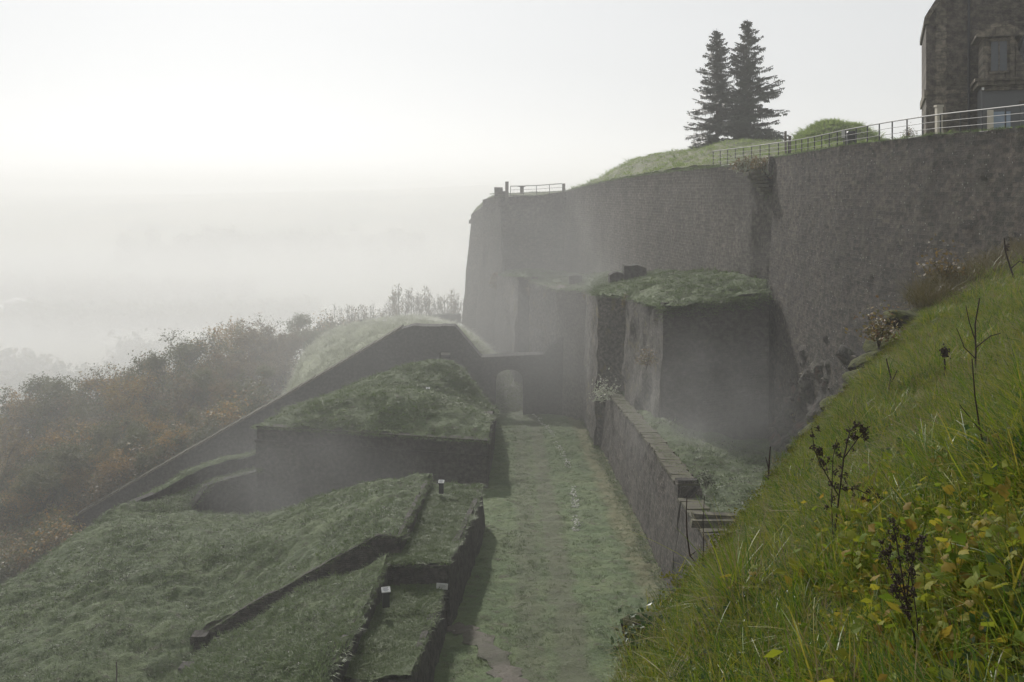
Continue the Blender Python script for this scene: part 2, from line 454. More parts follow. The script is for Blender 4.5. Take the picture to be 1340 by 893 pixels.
def leafclump(n, r, size, seed=0, mat=None, flat=0.6):
    rd = random.Random(seed); v = []; f = []
    for _ in range(n):
        c = Vector((rd.gauss(0, r * .5), rd.gauss(0, r * .5), abs(rd.gauss(0, r * flat))))
        m = Euler((rd.uniform(-1, 1), rd.uniform(-1, 1), rd.uniform(0, 6.28))).to_matrix(); s = size * rd.uniform(.6, 1.3); b = len(v)
        for q in ((-.5, 0, 0), (0, -.32, .05), (.5, 0, 0), (0, .32, .05)): v.append(c + m @ (Vector(q) * s))
        f.append((b, b + 1, b + 2, b + 3))
    return mesh('leaf_clump', v, f, mat, False)

# ================================================================== LARGE STRUCTURE
def floor_z(d): return -18 - 0.093 * d

# ---- ditch floor
rows = []
for d in (18, 30, 42, 54, 66, 80, 95, 110, 125, 139):
    rows.append([(x, d, floor_z(d) + (0.35 if x > 9 else 0.25 if x < -4 else 0)) for x in (-6.5, -3.5, -1.5, 1, 4, 7, 9, 12)])
ditch, G_ditch = patch('ditch_floor', rows, 0.3, M['turf'], 0.14, 0.9, 11, px=False)

# worn track and dry verge in the turf material (real colours of bare and yellowed turf)
def ditch_marks():
    t = M['turf'].node_tree; n, l = t.nodes, t.links; b = n['Principled BSDF']
    src = b.inputs['Base Color'].links[0].from_socket
    geo = n.new('ShaderNodeNewGeometry'); sp = n.new('ShaderNodeSeparateXYZ'); l.new(geo.outputs['Position'], sp.inputs[0])
    nz = n.new('ShaderNodeTexNoise'); nz.inputs['Scale'].default_value = 0.5; l.new(geo.outputs['Position'], nz.inputs['Vector'])
    def m(op, a, b_):
        x = n.new('ShaderNodeMath'); x.operation = op
        for i, q in enumerate((a, b_)):
            if isinstance(q, bpy.types.NodeSocket): l.new(q, x.inputs[i])
            else: x.inputs[i].default_value = q
        return x.outputs[0]
    xw = m('ADD', sp.outputs[0], m('MULTIPLY', m('SUBTRACT', nz.outputs['Fac'], 0.5), 1.6))
    def band(c, wd, soft):
        r = n.new('ShaderNodeMapRange'); r.inputs['From Min'].default_value = wd + soft; r.inputs['From Max'].default_value = wd
        l.new(m('ABSOLUTE', m('SUBTRACT', xw, c), 0), r.inputs['Value']); return r.outputs[0]
    def mix(f, a, c):
        x = n.new('ShaderNodeMix'); x.data_type = 'RGBA'; l.new(f, x.inputs[0]); l.new(a, x.inputs[6]); x.inputs[7].default_value = (*c, 1); return x.outputs[2]
    col = mix(m('MULTIPLY', band(8.9, 0.9, 0.8), 0.7), src, (0.15, 0.135, 0.06))
    col = mix(m('MULTIPLY', band(2.9, 0.5, 0.6), 0.55), col, (0.066, 0.06, 0.036))
    col = mix(m('MULTIPLY', band(1.0, 0.5, 0.6), 0.45), col, (0.066, 0.062, 0.036))
    l.new(col, b.inputs['Base Color'])
ditch_marks()

def gz_at(G, x, y):
    k = np.argmin((G[:, :, 0] - x) ** 2 + (G[:, :, 1] - y) ** 2); return float(G.reshape(-1, 3)[k, 2])
# worn earth path, bottom centre
def strip(name, line, wd, mat, lift=0.03, zf=floor_z, cell=0.35):
    V = []; Fc = []
    L = [Vector((x, y, 0)) for x, y in line]
    pts = cr([tuple(p) for p in L], np.linspace(0, 1, 40), 40)
    for i, p in enumerate(pts):
        t = Vector(pts[min(i + 1, 39)]) - Vector(pts[max(i - 1, 0)]); t.normalize(); s = Vector((-t.y, t.x, 0))
        for j in range(7):
            q = Vector(p) + s * wd * (j / 6 - .5) * (1 + .35 * math.sin(i * 1.3) + .2 * math.sin(i * 2.9))
            k = i * 7 + j; V.append((q.x, q.y, gz_at(G_ditch, q.x, q.y) + .05 + 0.05 * math.sin(j / 6 * math.pi)))
            if i < 39 and j < 6: Fc.append((k, k + 1, k + 8, k + 7))
    return link(name, mesh(name, V, Fc, mat, True))
M['earth'] = grass_ground('trodden_earth', (0.07, 0.06, 0.045), (0.115, 0.10, 0.078), (0.06, 0.062, 0.035), None, bump=0.06, fine=6)
path = strip('path', [(-3.2, 51.5), (-2.2, 50.5), (-0.9, 47.5), (0.0, 44.5), (0.8, 41.5), (1.6, 38)], 1.25, M['earth'], 0.34)
tag(path, kind='structure')

# ---- right rampart, its face towards the ditch
RP = [(22.3, 84, 2.85), (22.0, 75, 2.9), (21.9, 65.6, 3.0), (22.3, 58.6, 3.0), (22.6, 53.7, 3.03), (23.7, 45.5, 2.95), (24.5, 36, 2.8), (25.0, 22, 2.7)]
rampart = prism_wall('rampart_wall', RP, [-21.5, -21, -20, -18, -14, -11, -9, -9], M['rampart'], 0.9, 5, 0.4, 0.07, 0.9, top_jit=0.10)
tag(rampart, 'tall dark rubble stone rampart wall on the right below the steel railing', 'wall')
# ---- long curtain wall behind
CP = [(8.9, 163, 0.0), (11.6, 151, 0.9), (14.1, 140, 1.55), (17.4, 118, 2.2), (19.9, 97, 2.4), (21.35, 88.2, 2.45), (21.45, 87.6, 1.8), (22.45, 84.3, -0.6)]
curtain = prism_wall('curtain_wall', CP, [-16, -16, -15, -14, -13, -13, -13, -13], M['curtain'], 0.5, 2.5, 0.8, 0.06, 1.6, top_jit=0.12)
tag(curtain, 'long pale stone curtain wall running back behind the overgrown terrace', 'wall')
# ---- end bastion
BP = [(P(655, 250, 165)), (P(735, 252, 165))]
recess = prism_wall('recess_wall', [P(646, 256, 166), P(700, 255, 165.3), P(748, 251, 165.3)], -32, M['curtain'], 0.8, 5, 1.0, 0.1, 2)
tag(recess, 'shaded recessed wall under the little terrace with the picnic table', 'wall')
bq = [P(632, 290, 230), P(617, 281, 172), P(634, 268, 170.5), P(655, 257, 163.5), (-2.0, 168, -1.5)]
bast = prism_wall('bastion_wall', bq, -40, M['curtain'], 3.6, 3, 1.0, 0.12, 2)
tag(bast, 'leaning end bastion with a battered stone corner against the foggy valley', 'wall')
c = MB()
for i, (a, b) in enumerate(zip(bq[:-2], bq[1:-1])):
    pass
cor = prism_wall('cordon', [Vector(p) + Vector((-.45, -.35, -1.0)) for p in (bq[1], bq[2], bq[3])], [P(617, 281, 172).z - 1.6, bq[2].z - 1.6, bq[3].z - 1.6], M['curtain'], 0, 1.2, 1.2, 0.04)
cor.parent = bast

# ---- casemate blocks (mid terrace), listed right to left as front corners
BL = dict(a=P(1006, 386, 80.5), b=P(868, 402, 83), c=P(820, 390, 99), d=P(783, 386, 108), e=P(767, 381, 128), f=P(729, 380, 136), g=P(693, 368, 145), h=P(678, 363, 145), i=P(650, 361, 162))
def wallface(name, a, b, zb, mat, lab, **k):
    o = prism_wall(name, [a, b], zb, mat, **k); tag(o, lab, 'wall'); return o
# faces towards the camera travel left to right; right-hand side of +x travel is -y
wallface('casemate_block', BL['b'], BL['a'], -24, M['block'], 'broad dark brick block with a thick grass cap beside the rampart', batter=0.8, thick=3, cell=0.7, amp=0.06, top_jit=0.1)
wallface('casemate_flank', BL['c'], BL['b'], -24, M['flank'], 'rounded overgrown flank wall left of the broad dark brick block', batter=0.5, thick=2.5, cell=0.6, amp=0.3, asc=3.0, top_jit=0.4)
wallface('buttress_wall', BL['d'], BL['c'] + Vector((1.4, 5.0, 0)), -30, M['ivyblock'], 'narrow shaded brick wall between the two overgrown flanks', batter=0.3, thick=2.5, cell=0.7, amp=0.05)  # lighter brick put here to lift the recess out of deep shade
wallface('overgrown_pier', BL['e'], BL['d'], -34, M['ivyblock'], 'tall pale pier covered in yellow creeper at the end of the low wall', batter=0.5, thick=2.5, cell=0.6, amp=0.2, asc=1.5)
wallface('middle_block', BL['f'], BL['e'], -34, M['curtain'], 'grey masonry block standing right behind the gate wall', batter=0.3, thick=3, cell=0.8, amp=0.06)
wallface('long_flank', BL['g'], BL['f'], -36, M['ivyblock'], 'receding flank wall with hanging plants above the arched gate', batter=0.4, thick=3, cell=0.8, amp=0.15)
wallface('setback_wall', BL['h'], BL['g'], -36, M['block'], 'short dark set-back wall in the middle of the terrace front', batter=0.3, thick=3, cell=0.8, amp=0.06)
wallface('far_flank', BL['i'], BL['h'], -38, M['ivyblock'], 'farthest overgrown flank wall at the foot of the end bastion', batter=1.2, thick=3, cell=0.8, amp=0.3, asc=2.5)

# ---- gate wall crossing the ditch (plane y = 134)
GY = 134.0
def gx(u): return (u - CU) / F * GY
def gz(v): return (HV - v) / F * GY
top_line = [(-140, 807), (-40, 752), (75, 690), (180, 628), (386, 511), (525, 430), (538, 427), (595, 427), (630, 468), (711, 464), (738, 440), (748, 431), (772, 428)]
def top_v(u): return float(np.interp(u, [p[0] for p in top_line], [p[1] for p in top_line]))
AU0, AU1, ASP, ATOP = 648.5, 684.5, 497.0, 483.0
def arch_v(u):
    t = (u - (AU0 + AU1) / 2) / ((AU1 - AU0) / 2); return ASP - (ASP - ATOP) * math.sqrt(max(0, 1 - t * t)) ** 0.8
us = sorted(set([p[0] for p in top_line if p[0] >= 75] + list(np.linspace(AU0, AU1, 15)) + [575.0, 589.0] + list(range(75, 770, 12))))
gb = MB()
def cellp(u0, u1, t0, t1, b0, b1):
    y0, y1 = GY, GY + 2.6
    b = len(gb.v)
    for y in (y0, y1):
        gb.v += [Vector((gx(u0), y, gz(b0))), Vector((gx(u1), y, gz(b1))), Vector((gx(u1), y, gz(t1))), Vector((gx(u0), y, gz(t0)))]
    for f in ((0, 1, 2, 3), (7, 6, 5, 4), (0, 4, 5, 1), (3, 2, 6, 7), (0, 3, 7, 4), (1, 5, 6, 2)): gb.f.append(tuple(b + i for i in f))
def jit(u): return 0 if 600 < u < 720 else math.sin(u * .9) * .5 + math.sin(u * 2.3) * .35
for u0, u1 in zip(us[:-1], us[1:]):
    if u1 - u0 < 0.01: continue
    t0, t1 = top_v(u0) + jit(u0), top_v(u1) + jit(u1)
    bot0, bot1 = max(640, t0 + 130), max(640, t1 + 130)
    um = (u0 + u1) / 2
    if AU0 < um < AU1: cellp(u0, u1, t0, t1, arch_v(u0), arch_v(u1))
    elif 575 < um < 589:
        cellp(u0, u1, t0, t1, 461.5, 461.5); cellp(u0, u1, 469.0, 469.0, bot0, bot1)
    else: cellp(u0, u1, t0, t1, bot0, bot1)
gate = gb.build('gate_wall', M['gate'])
tag(gate, 'dark brick wall with the arched gateway that steps up and runs down the slope', 'wall')
cb = MB()                                   # thin mossy coping that catches light, in stones
us2 = list(np.arange(76, 525, 9.0)) 
for i, u in enumerate(us2):
    a, b = Vector((gx(u), GY + 1.3, gz(top_v(u)) + .05)), Vector((gx(u + 8.6), GY + 1.3, gz(top_v(u + 8.6)) + .05))
    cc = (a + b) / 2; L = (b - a).length; ang = -math.atan2(b.z - a.z, b.x - a.x)
    st = MB().box((0, 0, 0), (L, 2.9, .22), jit=.03).build('coping_stone', M['coping'], gate, loc=cc) if i == 0 else None
    if i == 0: cop_me = st.data
    else: st = link('coping_stone', cop_me, gate, cc)
    st.rotation_euler = (0, ang, 0); st.scale.z = random.uniform(.8, 1.4)
# arch ring stones
for k in range(13):
    a = math.pi * (k + .5) / 13; um = (AU0 + AU1) / 2; rx = gx(AU1) - gx(um); cz = gz(ASP); rz_ = gz(ATOP) - gz(ASP)
    x = gx(um) + math.cos(a) * (rx + .22); z = cz + math.sin(a) ** .8 * (rz_ + .22)
    MB().box((0, 0, 0), (.40, .24, .62), rot=(0, math.pi / 2 - a, 0), jit=.02).build('arch_stone', M['block'], gate, loc=(x, GY - .03, z))

# ---- ground behind the gate and the pale glacis
g_rows = [
 [(330, 552, 137.2), (360, 532, 137.2), (386, 515, 137.2), (450, 479, 137.2), (525, 438, 137.2), (595, 436, 137.2), (622, 470, 137.2), (646, 541, 137.2), (668, 544, 137.2), (700, 544, 137.2), (745, 542, 137.2), (780, 538, 137.2)],
 [(352, 540, 141), (376, 520, 141), (392, 503, 141), (447, 466, 141), (517, 430, 142), (590, 430, 141), (625, 462, 142), (648, 508, 143), (668, 512, 143), (700, 512, 143), (745, 512, 143), (775, 510, 143)],
 [(380, 520, 152), (388, 496, 152), (399, 470, 152), (447, 446, 152), (512, 424, 152), (580, 423, 151), (622, 448, 151), (648, 474, 150), (668, 480, 150), (700, 482, 150), (740, 484, 150), (770, 484, 150)],
 [(390, 508, 166), (400, 478, 166), (416, 450, 166), (456, 428, 167), (502, 419, 168), (560, 418, 169), (612, 436, 168), (645, 456, 165), (668, 463, 162), (700, 467, 162), (740, 470, 162), (770, 470, 162)],
 [(404, 530, 182), (416, 505, 182), (432, 480, 182), (466, 460, 184), (508, 447, 186), (565, 430, 188), (615, 430, 188), (648, 440, 186), (670, 450, 186), (700, 455, 186), (740, 460, 186), (770, 462, 186)],
]
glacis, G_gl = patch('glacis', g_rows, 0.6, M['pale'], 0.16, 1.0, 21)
fp = prism_wall('far_parapet', [P(498, 418, 168), P(545, 414, 171), P(603, 411, 173)], [P(498, 424, 168).z - .3, P(545, 421, 171).z - .3, P(603, 420, 173).z - .4], M['gate'], 0, 1.2, 1.2, 0.05, top_jit=.08)
tag(fp, 'low grey parapet along the top of the pale glacis in front of the bare saplings', 'wall')

# ---- redoubt with its earth mound
RD = [(-25.5, 121, -31), (-25.3, 102, -24.6), (-23.8, 92, -21.95), (-2.25, 87, -22.05), (-2.15, 104, -23.3), (-2.2, 131, -29.2)]
redoubt = prism_wall('redoubt', [Vector(p) for p in RD], -34, M['redoubt'], 0.55, 1.6, 0.6, 0.06, 0.8, top_jit=0.06)
tag(redoubt, 'dark brick redoubt with a stone cordon carrying the big grass mound', 'bastion')
rp = [Vector(p) for p in RD]
def offs(pts, o, dz):
    out = []
    for i, p in enumerate(pts):
        a = pts[max(i - 1, 0)]; b = pts[min(i + 1, len(pts) - 1)]
        d1 = (p - a).to_2d(); d2 = (b - p).to_2d(); n = Vector((0, 0))
        for d in (d1, d2):
            if d.length > 0: d.normalize(); n += Vector((d.y, -d.x))
        n.normalize(); out.append(Vector((p.x + n.x * o, p.y + n.y * o, p.z + dz)))
    return out
for dz, hh, oo in ((-1.25, .26, .30), (0.06, .22, .16)):
    q = offs(rp, oo, dz); ci = prism_wall('cordon', q, [p.z - hh for p in q], M['redoubt'], -0.1, 0.5, 0.9, 0.03); ci.parent = redoubt
m_rows = [
 [(337, 558, 92), (400, 562, 91), (480, 567, 90), (560, 572, 88.5), (639, 577, 87.2)],
 [(352, 549, 94), (405, 541, 94), (480, 541, 93), (560, 551, 91), (641, 561, 90)],
 [(370, 536, 97), (415, 525, 98), (475, 514, 98), (555, 517, 96), (642, 549, 95)],
 [(385, 536, 102), (425, 526, 103), (482, 514, 103), (560, 524, 103), (643, 545, 102)],
 [(395, 540, 108), (435, 518, 110), (500, 500, 110), (570, 500, 110), (645, 545, 110)],
 [(405, 545, 116), (455, 520, 118), (520, 483, 118), (592, 478, 118), (648, 545, 116)],
 [(430, 575, 126), (480, 560, 126), (530, 545, 127), (595, 535, 127), (648, 558, 126)],
]
mound, G_mound = patch('redoubt_mound', m_rows, 0.3, M['mound'], 0.26, 1.5, 31)

# ---- low wall between ditch and bench
def lw_top(d): return -11.7 - 0.093 * d
lwx = lambda d: float(np.interp(d, [40, 50, 56, 70, 100, 137], [9.35, 9.5, 9.6, 10.0, 10.15, 10.15]))
ds = [141, 125, 112, 100, 88, 78, 70, 63, 56.4]
low = prism_wall('low_wall', [(lwx(d), d, lw_top(d)) for d in ds], [floor_z(d) - 1.2 for d in ds], M['low'], 0.6, 1.1, 0.45, 0.12, 0.9, top_jit=0.08)
tag(low, 'long mossy stone wall descending along the right side of the ditch', 'wall')
ds2 = [56.2, 50, 44, 36, 30]
low2 = prism_wall('low_wall', [(lwx(d) - .02, d, lw_top(d) - .75) for d in ds2], [floor_z(d) - 1.2 for d in ds2], M['low'], 0.6, 1.1, 0.45, 0.12, 0.9, top_jit=0.05)
low2.parent = low
# coping stones, one object each
cms = []
for i in range(5):
    b = MB().box((0, 0, 0), (1.32, .62, .20), jit=.03); m_ = b.me('coping_stone', M['coping']); cms.append(m_)
d = 56.6; k = 0
while d < 136.5 and k < 170:
    s = random.uniform(.6, 1.9); st = .62 * s
    o = link('coping_stone', cms[k % 5], low, (lwx(d) + .50 + random.uniform(-.05, .05), d + st / 2, lw_top(d + st / 2) + .06 + random.uniform(-.025, .025)),
             (-math.atan(.093) + random.uniform(-.02, .02), random.uniform(-.03, .03), random.uniform(-.06, .06)), (random.uniform(.86, 1.06), s * 1.05, random.uniform(.8, 1.0)))
    d += st; k += 1
d = 31.0
while d < 55.6:
    s = random.uniform(.8, 1.3); st = .62 * s
    link('coping_stone', cms[k % 5], low, (lwx(d) + .5, d + st / 2, lw_top(d) - .66 + random.uniform(-.05, .05)), (-.09, random.uniform(-.05, .05), random.uniform(-.06, .06)), (random.uniform(.9, 1.05), s * .96, random.uniform(.6, 1.0)))
    d += st; k += 1
# raised end block and slabs lying behind the wall
MB().box((0, 0, 0), (1.25, .8, .95), jit=.08).build('end_stone', M['low'], low, loc=(lwx(57) + .5, 57.0, lw_top(57) - .15))
for i, (u, v, d_) in enumerate(((936, 676, 48.5), (934, 684, 48.0))):
    o = MB().box((0, 0, 0), (2.2, .55, .28), jit=.06).build('stone_slab', M['coping'], loc=P(u, v, d_), uvxz=True)
    tag(o, ('upper mossy slab lying beside the near end of the low wall', 'lower mossy slab lying beside the near end of the low wall')[i], 'slab', 'slabs by the low wall')
for i in range(6):
    dd = 113 + i * 2.4
    o = MB().box((0, 0, 0), (2.3 - i * .12, 2.5, .55), jit=.07).build('step', M['coping'], low, loc=(lwx(dd) + .5, dd + .6, lw_top(dd) + .35 + i * .62))

# ---- bench between the low wall and the rampart
rows = []
for d in (28, 40, 50, 60, 70, 80, 90, 100, 112, 125):
    zt = lw_top(d)
    rows.append([(lwx(d) + .9, d, zt - (.9 if d < 56 else .35)), (lwx(d) + 2.2, d, zt + (.0 if d > 60 else -.9)), (lwx(d) + 4.5, d, zt - .7 - (.5 if d < 60 else 0)), (lwx(d) + 7.5, d, zt - 1.3), (lwx(d) + 10, d, zt - 1.2), (lwx(d) + 14, d, zt - .4)])
bench, G_bench = patch('bench', rows, 0.35, M['mound'], 0.28, 1.5, 41, px=False)

# ---- rock foot of the rampart
rk = [(22.5, 83.5, -13), (22.0, 78, -13.4), (21.7, 72, -11), (21.6, 67, -9.6), (21.9, 62, -10.2), (22.3, 58, -11)]
rock = prism_wall('rock_outcrop', rk, [-22] * 6, M['rock'], 1.7, 1.0, 0.25, 0.7, 1.8, top_jit=0.5, seed=12)
tag(rock, 'jagged reddish bedrock at the foot of the rampart above the grassy bank', 'rock')

# ---- mid terrace on top of the casemates
t_rows = [
 [BL['a'] + Vector((0, .1, .1)), P(935, 394, 82), BL['b'] + Vector((0, .1, .1)), BL['c'], BL['d'], BL['e'], BL['f'], BL['g'], BL['h'], BL['i']],
 [P(1003, 378, 83), P(935, 378, 85), P(872, 382, 88), P(823, 374, 104), P(790, 376, 115), P(770, 377, 133), P(733, 375, 140), P(697, 362, 150), P(682, 359, 151), P(652, 359, 164)],
 [P(1002, 368, 85), P(935, 366, 90), P(880, 366, 98), P(830, 366, 112), P(797, 365, 127), P(772, 366, 143), P(738, 364, 150), P(700, 357, 157), P(686, 356, 157), P(655, 357, 166)],
 [P(1001, 350, 88), P(938, 350, 99), P(885, 350, 116), P(842, 350, 130), P(806, 350, 145), P(776, 350, 158), P(742, 352, 168), P(702, 352, 170), P(690, 352, 170), P(657, 354, 170)],
]
terr, G_terr = patch('terrace', [[tuple(p) for p in r] for r in t_rows], 0.4, M['mound'], 0.18, 1.4, 51, px=False, maxn=330)

# ---- ground on top behind the rampart and curtain, with its earth parapets
u_rows = [
 [(1420, 166, 44), (1340, 166, 47), (1212, 181, 56), (1165, 184, 61), (1100, 192, 68), (1045, 202, 79), (1016, 210, 87), (935, 216, 99), (860, 225, 121), (800, 235, 143), (745, 249, 165)],
 [(1420, 175, 50), (1340, 172, 54), (1222, 184, 62), (1167, 186, 68), (1105, 190, 74), (1050, 198, 85), (1020, 206, 92), (940, 211, 104), (868, 219, 125), (804, 231, 146), (752, 247, 166)],
 [(1430, 185, 60), (1350, 182, 64), (1235, 190, 72), (1180, 191, 78), (1120, 191, 84), (1062, 196, 94), (1022, 200, 100), (945, 204, 110), (880, 208, 129), (815, 219, 148), (768, 243, 167)],
 [(1440, 195, 80), (1370, 192, 82), (1260, 196, 88), (1195, 197, 94), (1132, 196, 98), (1075, 193, 104), (1030, 190, 110), (950, 194, 118), (895, 199, 134), (835, 207, 151), (785, 236, 169)],
 [(1450, 205, 110), (1390, 203, 110), (1290, 204, 115), (1210, 205, 120), (1145, 204, 124), (1085, 196, 126), (1030, 188, 128), (960, 188, 132), (905, 200, 146), (845, 210, 160), (800, 240, 176)],
 [(1470, 225, 180), (1400, 222, 180), (1300, 221, 185), (1220, 219, 190), (1150, 217, 190), (1090, 214, 190), (1035, 212, 190), (970, 212, 190), (915, 222, 195), (855, 236, 200), (815, 262, 205)],
]
M['upper'] = grass_ground('parapet_turf', (0.07, 0.085, 0.035), (0.13, 0.15, 0.065), (0.15, 0.15, 0.075), None, bump=0.2, fine=3)
upper, G_up = patch('upper_ground', u_rows, 0.6, M['upper'], 0.14, 1.8, 61)
# far grass mound beside the posts (an earth traverse)
q = []
for j in range(9):
    a = j / 8; row = []
    for i in range(13):
        t = i / 12; u = 1026 + (1166 - 1028) * t
        prof = np.interp(t, [0, .08, .2, .4, .62, .8, .92, 1], [0, .45, .8, 1, .98, .8, .42, 0]); h = math.sin(math.pi * min(1, a * 1.0)) ** .7
        b = P(u, 205, 96 + a * 18); row.append((b.x, b.y, 2.9 + 4.2 * prof * h))
    q.append(row)
trav, G_trav = patch('earth_mound', q, 0.5, M['upper'], 0.2, 1.4, 71, px=False)
# terrace floor at the far bastion
pf_rows = [[P(655, 257, 164), P(700, 255, 163.8), P(741, 251, 163.5)], [P(652, 254.5, 172), P(700, 253, 172), P(750, 251, 172)], [P(640, 253.5, 190), P(700, 252, 190), P(760, 251.5, 190)]]
pf, G_pf = patch('bastion_ground', [[tuple(p) for p in r] for r in pf_rows], 1.0, M['upper'], 0.1, 1.5, 81, px=False)
bs_rows = [[P(617, 281, 172), P(634, 268, 170.5), P(655, 257, 163.5)], [P(624, 272, 176), P(640, 259, 175), P(656, 252, 168)], [P(634, 268, 185), P(646, 260, 185), P(660, 256, 185)]]
bs, G_bs = patch('bastion_slope', [[tuple(p) for p in r] for r in bs_rows], 0.6, M['upper'], 0.05, 1.2, 82, px=False, lin=True)

# ---- earthworks on the left, mound A
a_rows = [
 [(-420, 990, 44), (-150, 965, 45), (0, 950, 46), (120, 935, 47), (235, 900, 50), (262, 833, 54), (330, 790, 54.1), (400, 752, 54.1), (494, 700.5, 54.1), (524, 701, 54.1)],
 [(-420, 930, 50), (-150, 885, 52), (0, 852, 54), (110, 822, 55), (200, 800, 57), (275, 792, 58), (345, 757, 59), (415, 722, 59), (490, 675, 60), (536, 677, 60)],
 [(-380, 870, 58), (-110, 810, 60), (25, 788, 61), (128, 757, 62), (218, 735, 63.5), (300, 722, 65), (370, 697, 66), (440, 670, 66), (502, 646, 67), (551, 646, 67)],
 [(-330, 830, 62), (-60, 795, 63), (60, 738, 66), (150, 700, 70), (210, 688, 74), (280, 690, 76), (350, 684, 76), (420, 662, 74), (492, 640, 72.5), (558, 632, 70.5)],
 [(-300, 820, 65), (-25, 775, 65), (70, 722, 69), (150, 678, 76), (202, 668, 81), (262, 671, 84), (330, 672.5, 83), (400, 659, 80), (482, 637, 76), (564, 622.5, 73)],
 [(-260, 850, 70), (10, 780, 71), (100, 716, 75), (160, 668, 80), (205, 667, 83), (265, 690, 87), (335, 705, 87), (410, 700, 85), (490, 680, 80), (566, 655, 76)],
 [(-240, 900, 80), (40, 830, 82), (120, 770, 86), (175, 720, 90), (220, 715, 90), (275, 715, 90), (340, 725, 90), (415, 720, 88), (495, 700, 84), (567, 690, 80)],
]
ma, G_a = patch('earthwork', a_rows, 0.26, M['mound'], 0.24, 1.0, 91)
# grass terrace behind it and its two little retaining walls
g2 = [
 [(186, 668, 79), (200, 669, 80.5), (225, 668, 82), (249, 667, 84.5), (273, 635, 87), (296, 627, 88.4), (337, 617, 90)],
 [(178, 662, 80.5), (200, 660, 82.5), (228, 654, 84.5), (255, 645, 87), (280, 630, 89), (305, 622, 90.5), (340, 613, 92)],
 [(170, 660, 82), (196, 657, 84.5), (223, 645, 87.5), (248, 634, 90), (285, 623, 92), (312, 617, 93), (342, 610, 94)],
]
te2, G_t2 = patch('grass_terrace', g2, 0.3, M['mound'], 0.08, 1.1, 95)
cr_rows = [
 [(150, 672, 79.5), (181, 655, 83), (223, 637, 86.5), (248, 623, 88.5), (285, 608.5, 90.5), (345, 594, 92.8)],
 [(150, 670, 81), (180, 652, 84.5), (222, 633, 88), (247, 618, 90), (284, 604, 92), (345, 590, 94)],
 [(153, 685, 86), (183, 668, 89), (226, 652, 93), (251, 640, 95), (289, 628, 97), (348, 612, 99)],
 [(150, 740, 100), (190, 715, 104), (235, 700, 108), (262, 690, 110), (300, 672, 112), (355, 640, 115)],
]
crst, G_cr = patch('grass_crest', cr_rows, 0.3, M['mound'], 0.12, 1.2, 96)
w1 = prism_wall('retaining_wall', [P(150, 672, 79.4), P(181, 655, 82.9), P(223, 637, 86.4), P(248, 623, 88.4), P(285, 608.5, 90.4), P(342, 595, 92.6)], [P(150, 690, 79).z, P(181, 663, 83).z - .5, P(223, 660, 86).z - .6, P(248, 650, 88).z - .6, P(285, 640, 90).z - .6, P(342, 630, 92).z - .6], M['gate'], 0.1, .6, .5, .05, top_jit=.08)
tag(w1, 'upper dark retaining wall under the bright grass crest left of the redoubt', 'wall')
w2 = prism_wall('retaining_wall', [P(249, 667, 84.4), P(273, 635, 86.9), P(296, 627, 88.3), P(337, 617, 89.9)], -34, M['gate'], 0.1, .6, .5, .05, top_jit=.06)
tag(w2, 'lower dark wall of the sunken pit at the redoubt foot', 'wall')
low_g = patch('pit_floor', [[(x, y, -25.4 - (y - 73) * .093 - max(0, -4 - x) * .12) for x in (-26, -18, -11, -7, -5, -2.6)] for y in (72, 80, 89)], 0.5, M['mound'], 0.1, 1.2, 96, px=False)[0]
pit = patch('pit_floor', [[(240, 700, 84), (300, 705, 84), (345, 700, 84)], [(250, 690, 92), (300, 690, 92), (345, 690, 92)]], 0.6, M['mound'], 0.1, 1.2, 97)[0]

# ---- terraces 1 and 2 beside the ditch
def T1z(d): return -14.9 - .093 * d
def T2z(d): return -16.0 - .093 * d
def PT(u, d, zf): return ((u - CU) / F * d, d, zf(d))
t1r = [[(-6.45 if d < 75 else -9, d, T1z(d) + .05), (-5.6, d, T1z(d)), (-4.4, d, T1z(d)), (x, d, T1z(d))] for d, x in ((52.0, -3.38), (56, -3.2), (62, -2.75), (67, -2.4), (72.6, -2.25))]
t1, G_t1 = patch('grass_terrace', t1r, 0.28, M['mound'], 0.16, 1.0, 98, px=False)
t1w = prism_wall('terrace_wall', [(-6.6, 51.9, T1z(52)), (-3.38, 51.8, T1z(51.8)), (-3.2, 56, T1z(56)), (-2.75, 62, T1z(62)), (-2.4, 67, T1z(67)), (-2.25, 72.8, T1z(72.8)), (-6.4, 73.2, T1z(73))],
                 [floor_z(52) - .6, floor_z(52) - .6, floor_z(56) - .6, floor_z(62) - .6, floor_z(67) - .6, floor_z(71) - .6, floor_z(73) - 3], M['redoubt'], 0.4, 0.3, 0.5, 0.06, 0.8, top_jit=.06)
tag(t1w, 'upper brick terrace wall beside the ditch with the white placard on its end', 'wall')
t2r = [[(-7.0, d, T2z(d) + .05), (-6.4, d, T2z(d)), (-5.2, d, T2z(d)), (x, d, T2z(d))] for d, x in ((39.6, -4.1), (43, -3.95), (47, -3.75), (51.9, -3.62))]
t2, G_t2b = patch('grass_terrace', t2r, 0.25, M['mound'], 0.14, 1.0, 99, px=False)
t2w = prism_wall('terrace_wall', [(-5.2, 39.4, T2z(39.4)), (-4.1, 39.4, T2z(39.4)), (-3.95, 43, T2z(43)), (-3.75, 47, T2z(47)), (-3.62, 51.6, T2z(51.6))],
                 [floor_z(39) - .6, floor_z(39) - .6, floor_z(43) - .6, floor_z(47) - .6, floor_z(51) - .6], M['redoubt'], 0.35, 0.3, 0.45, 0.06, 0.8, top_jit=.06)
tag(t2w, 'lower brick terrace wall at the bottom of the picture beside the brown path', 'wall')
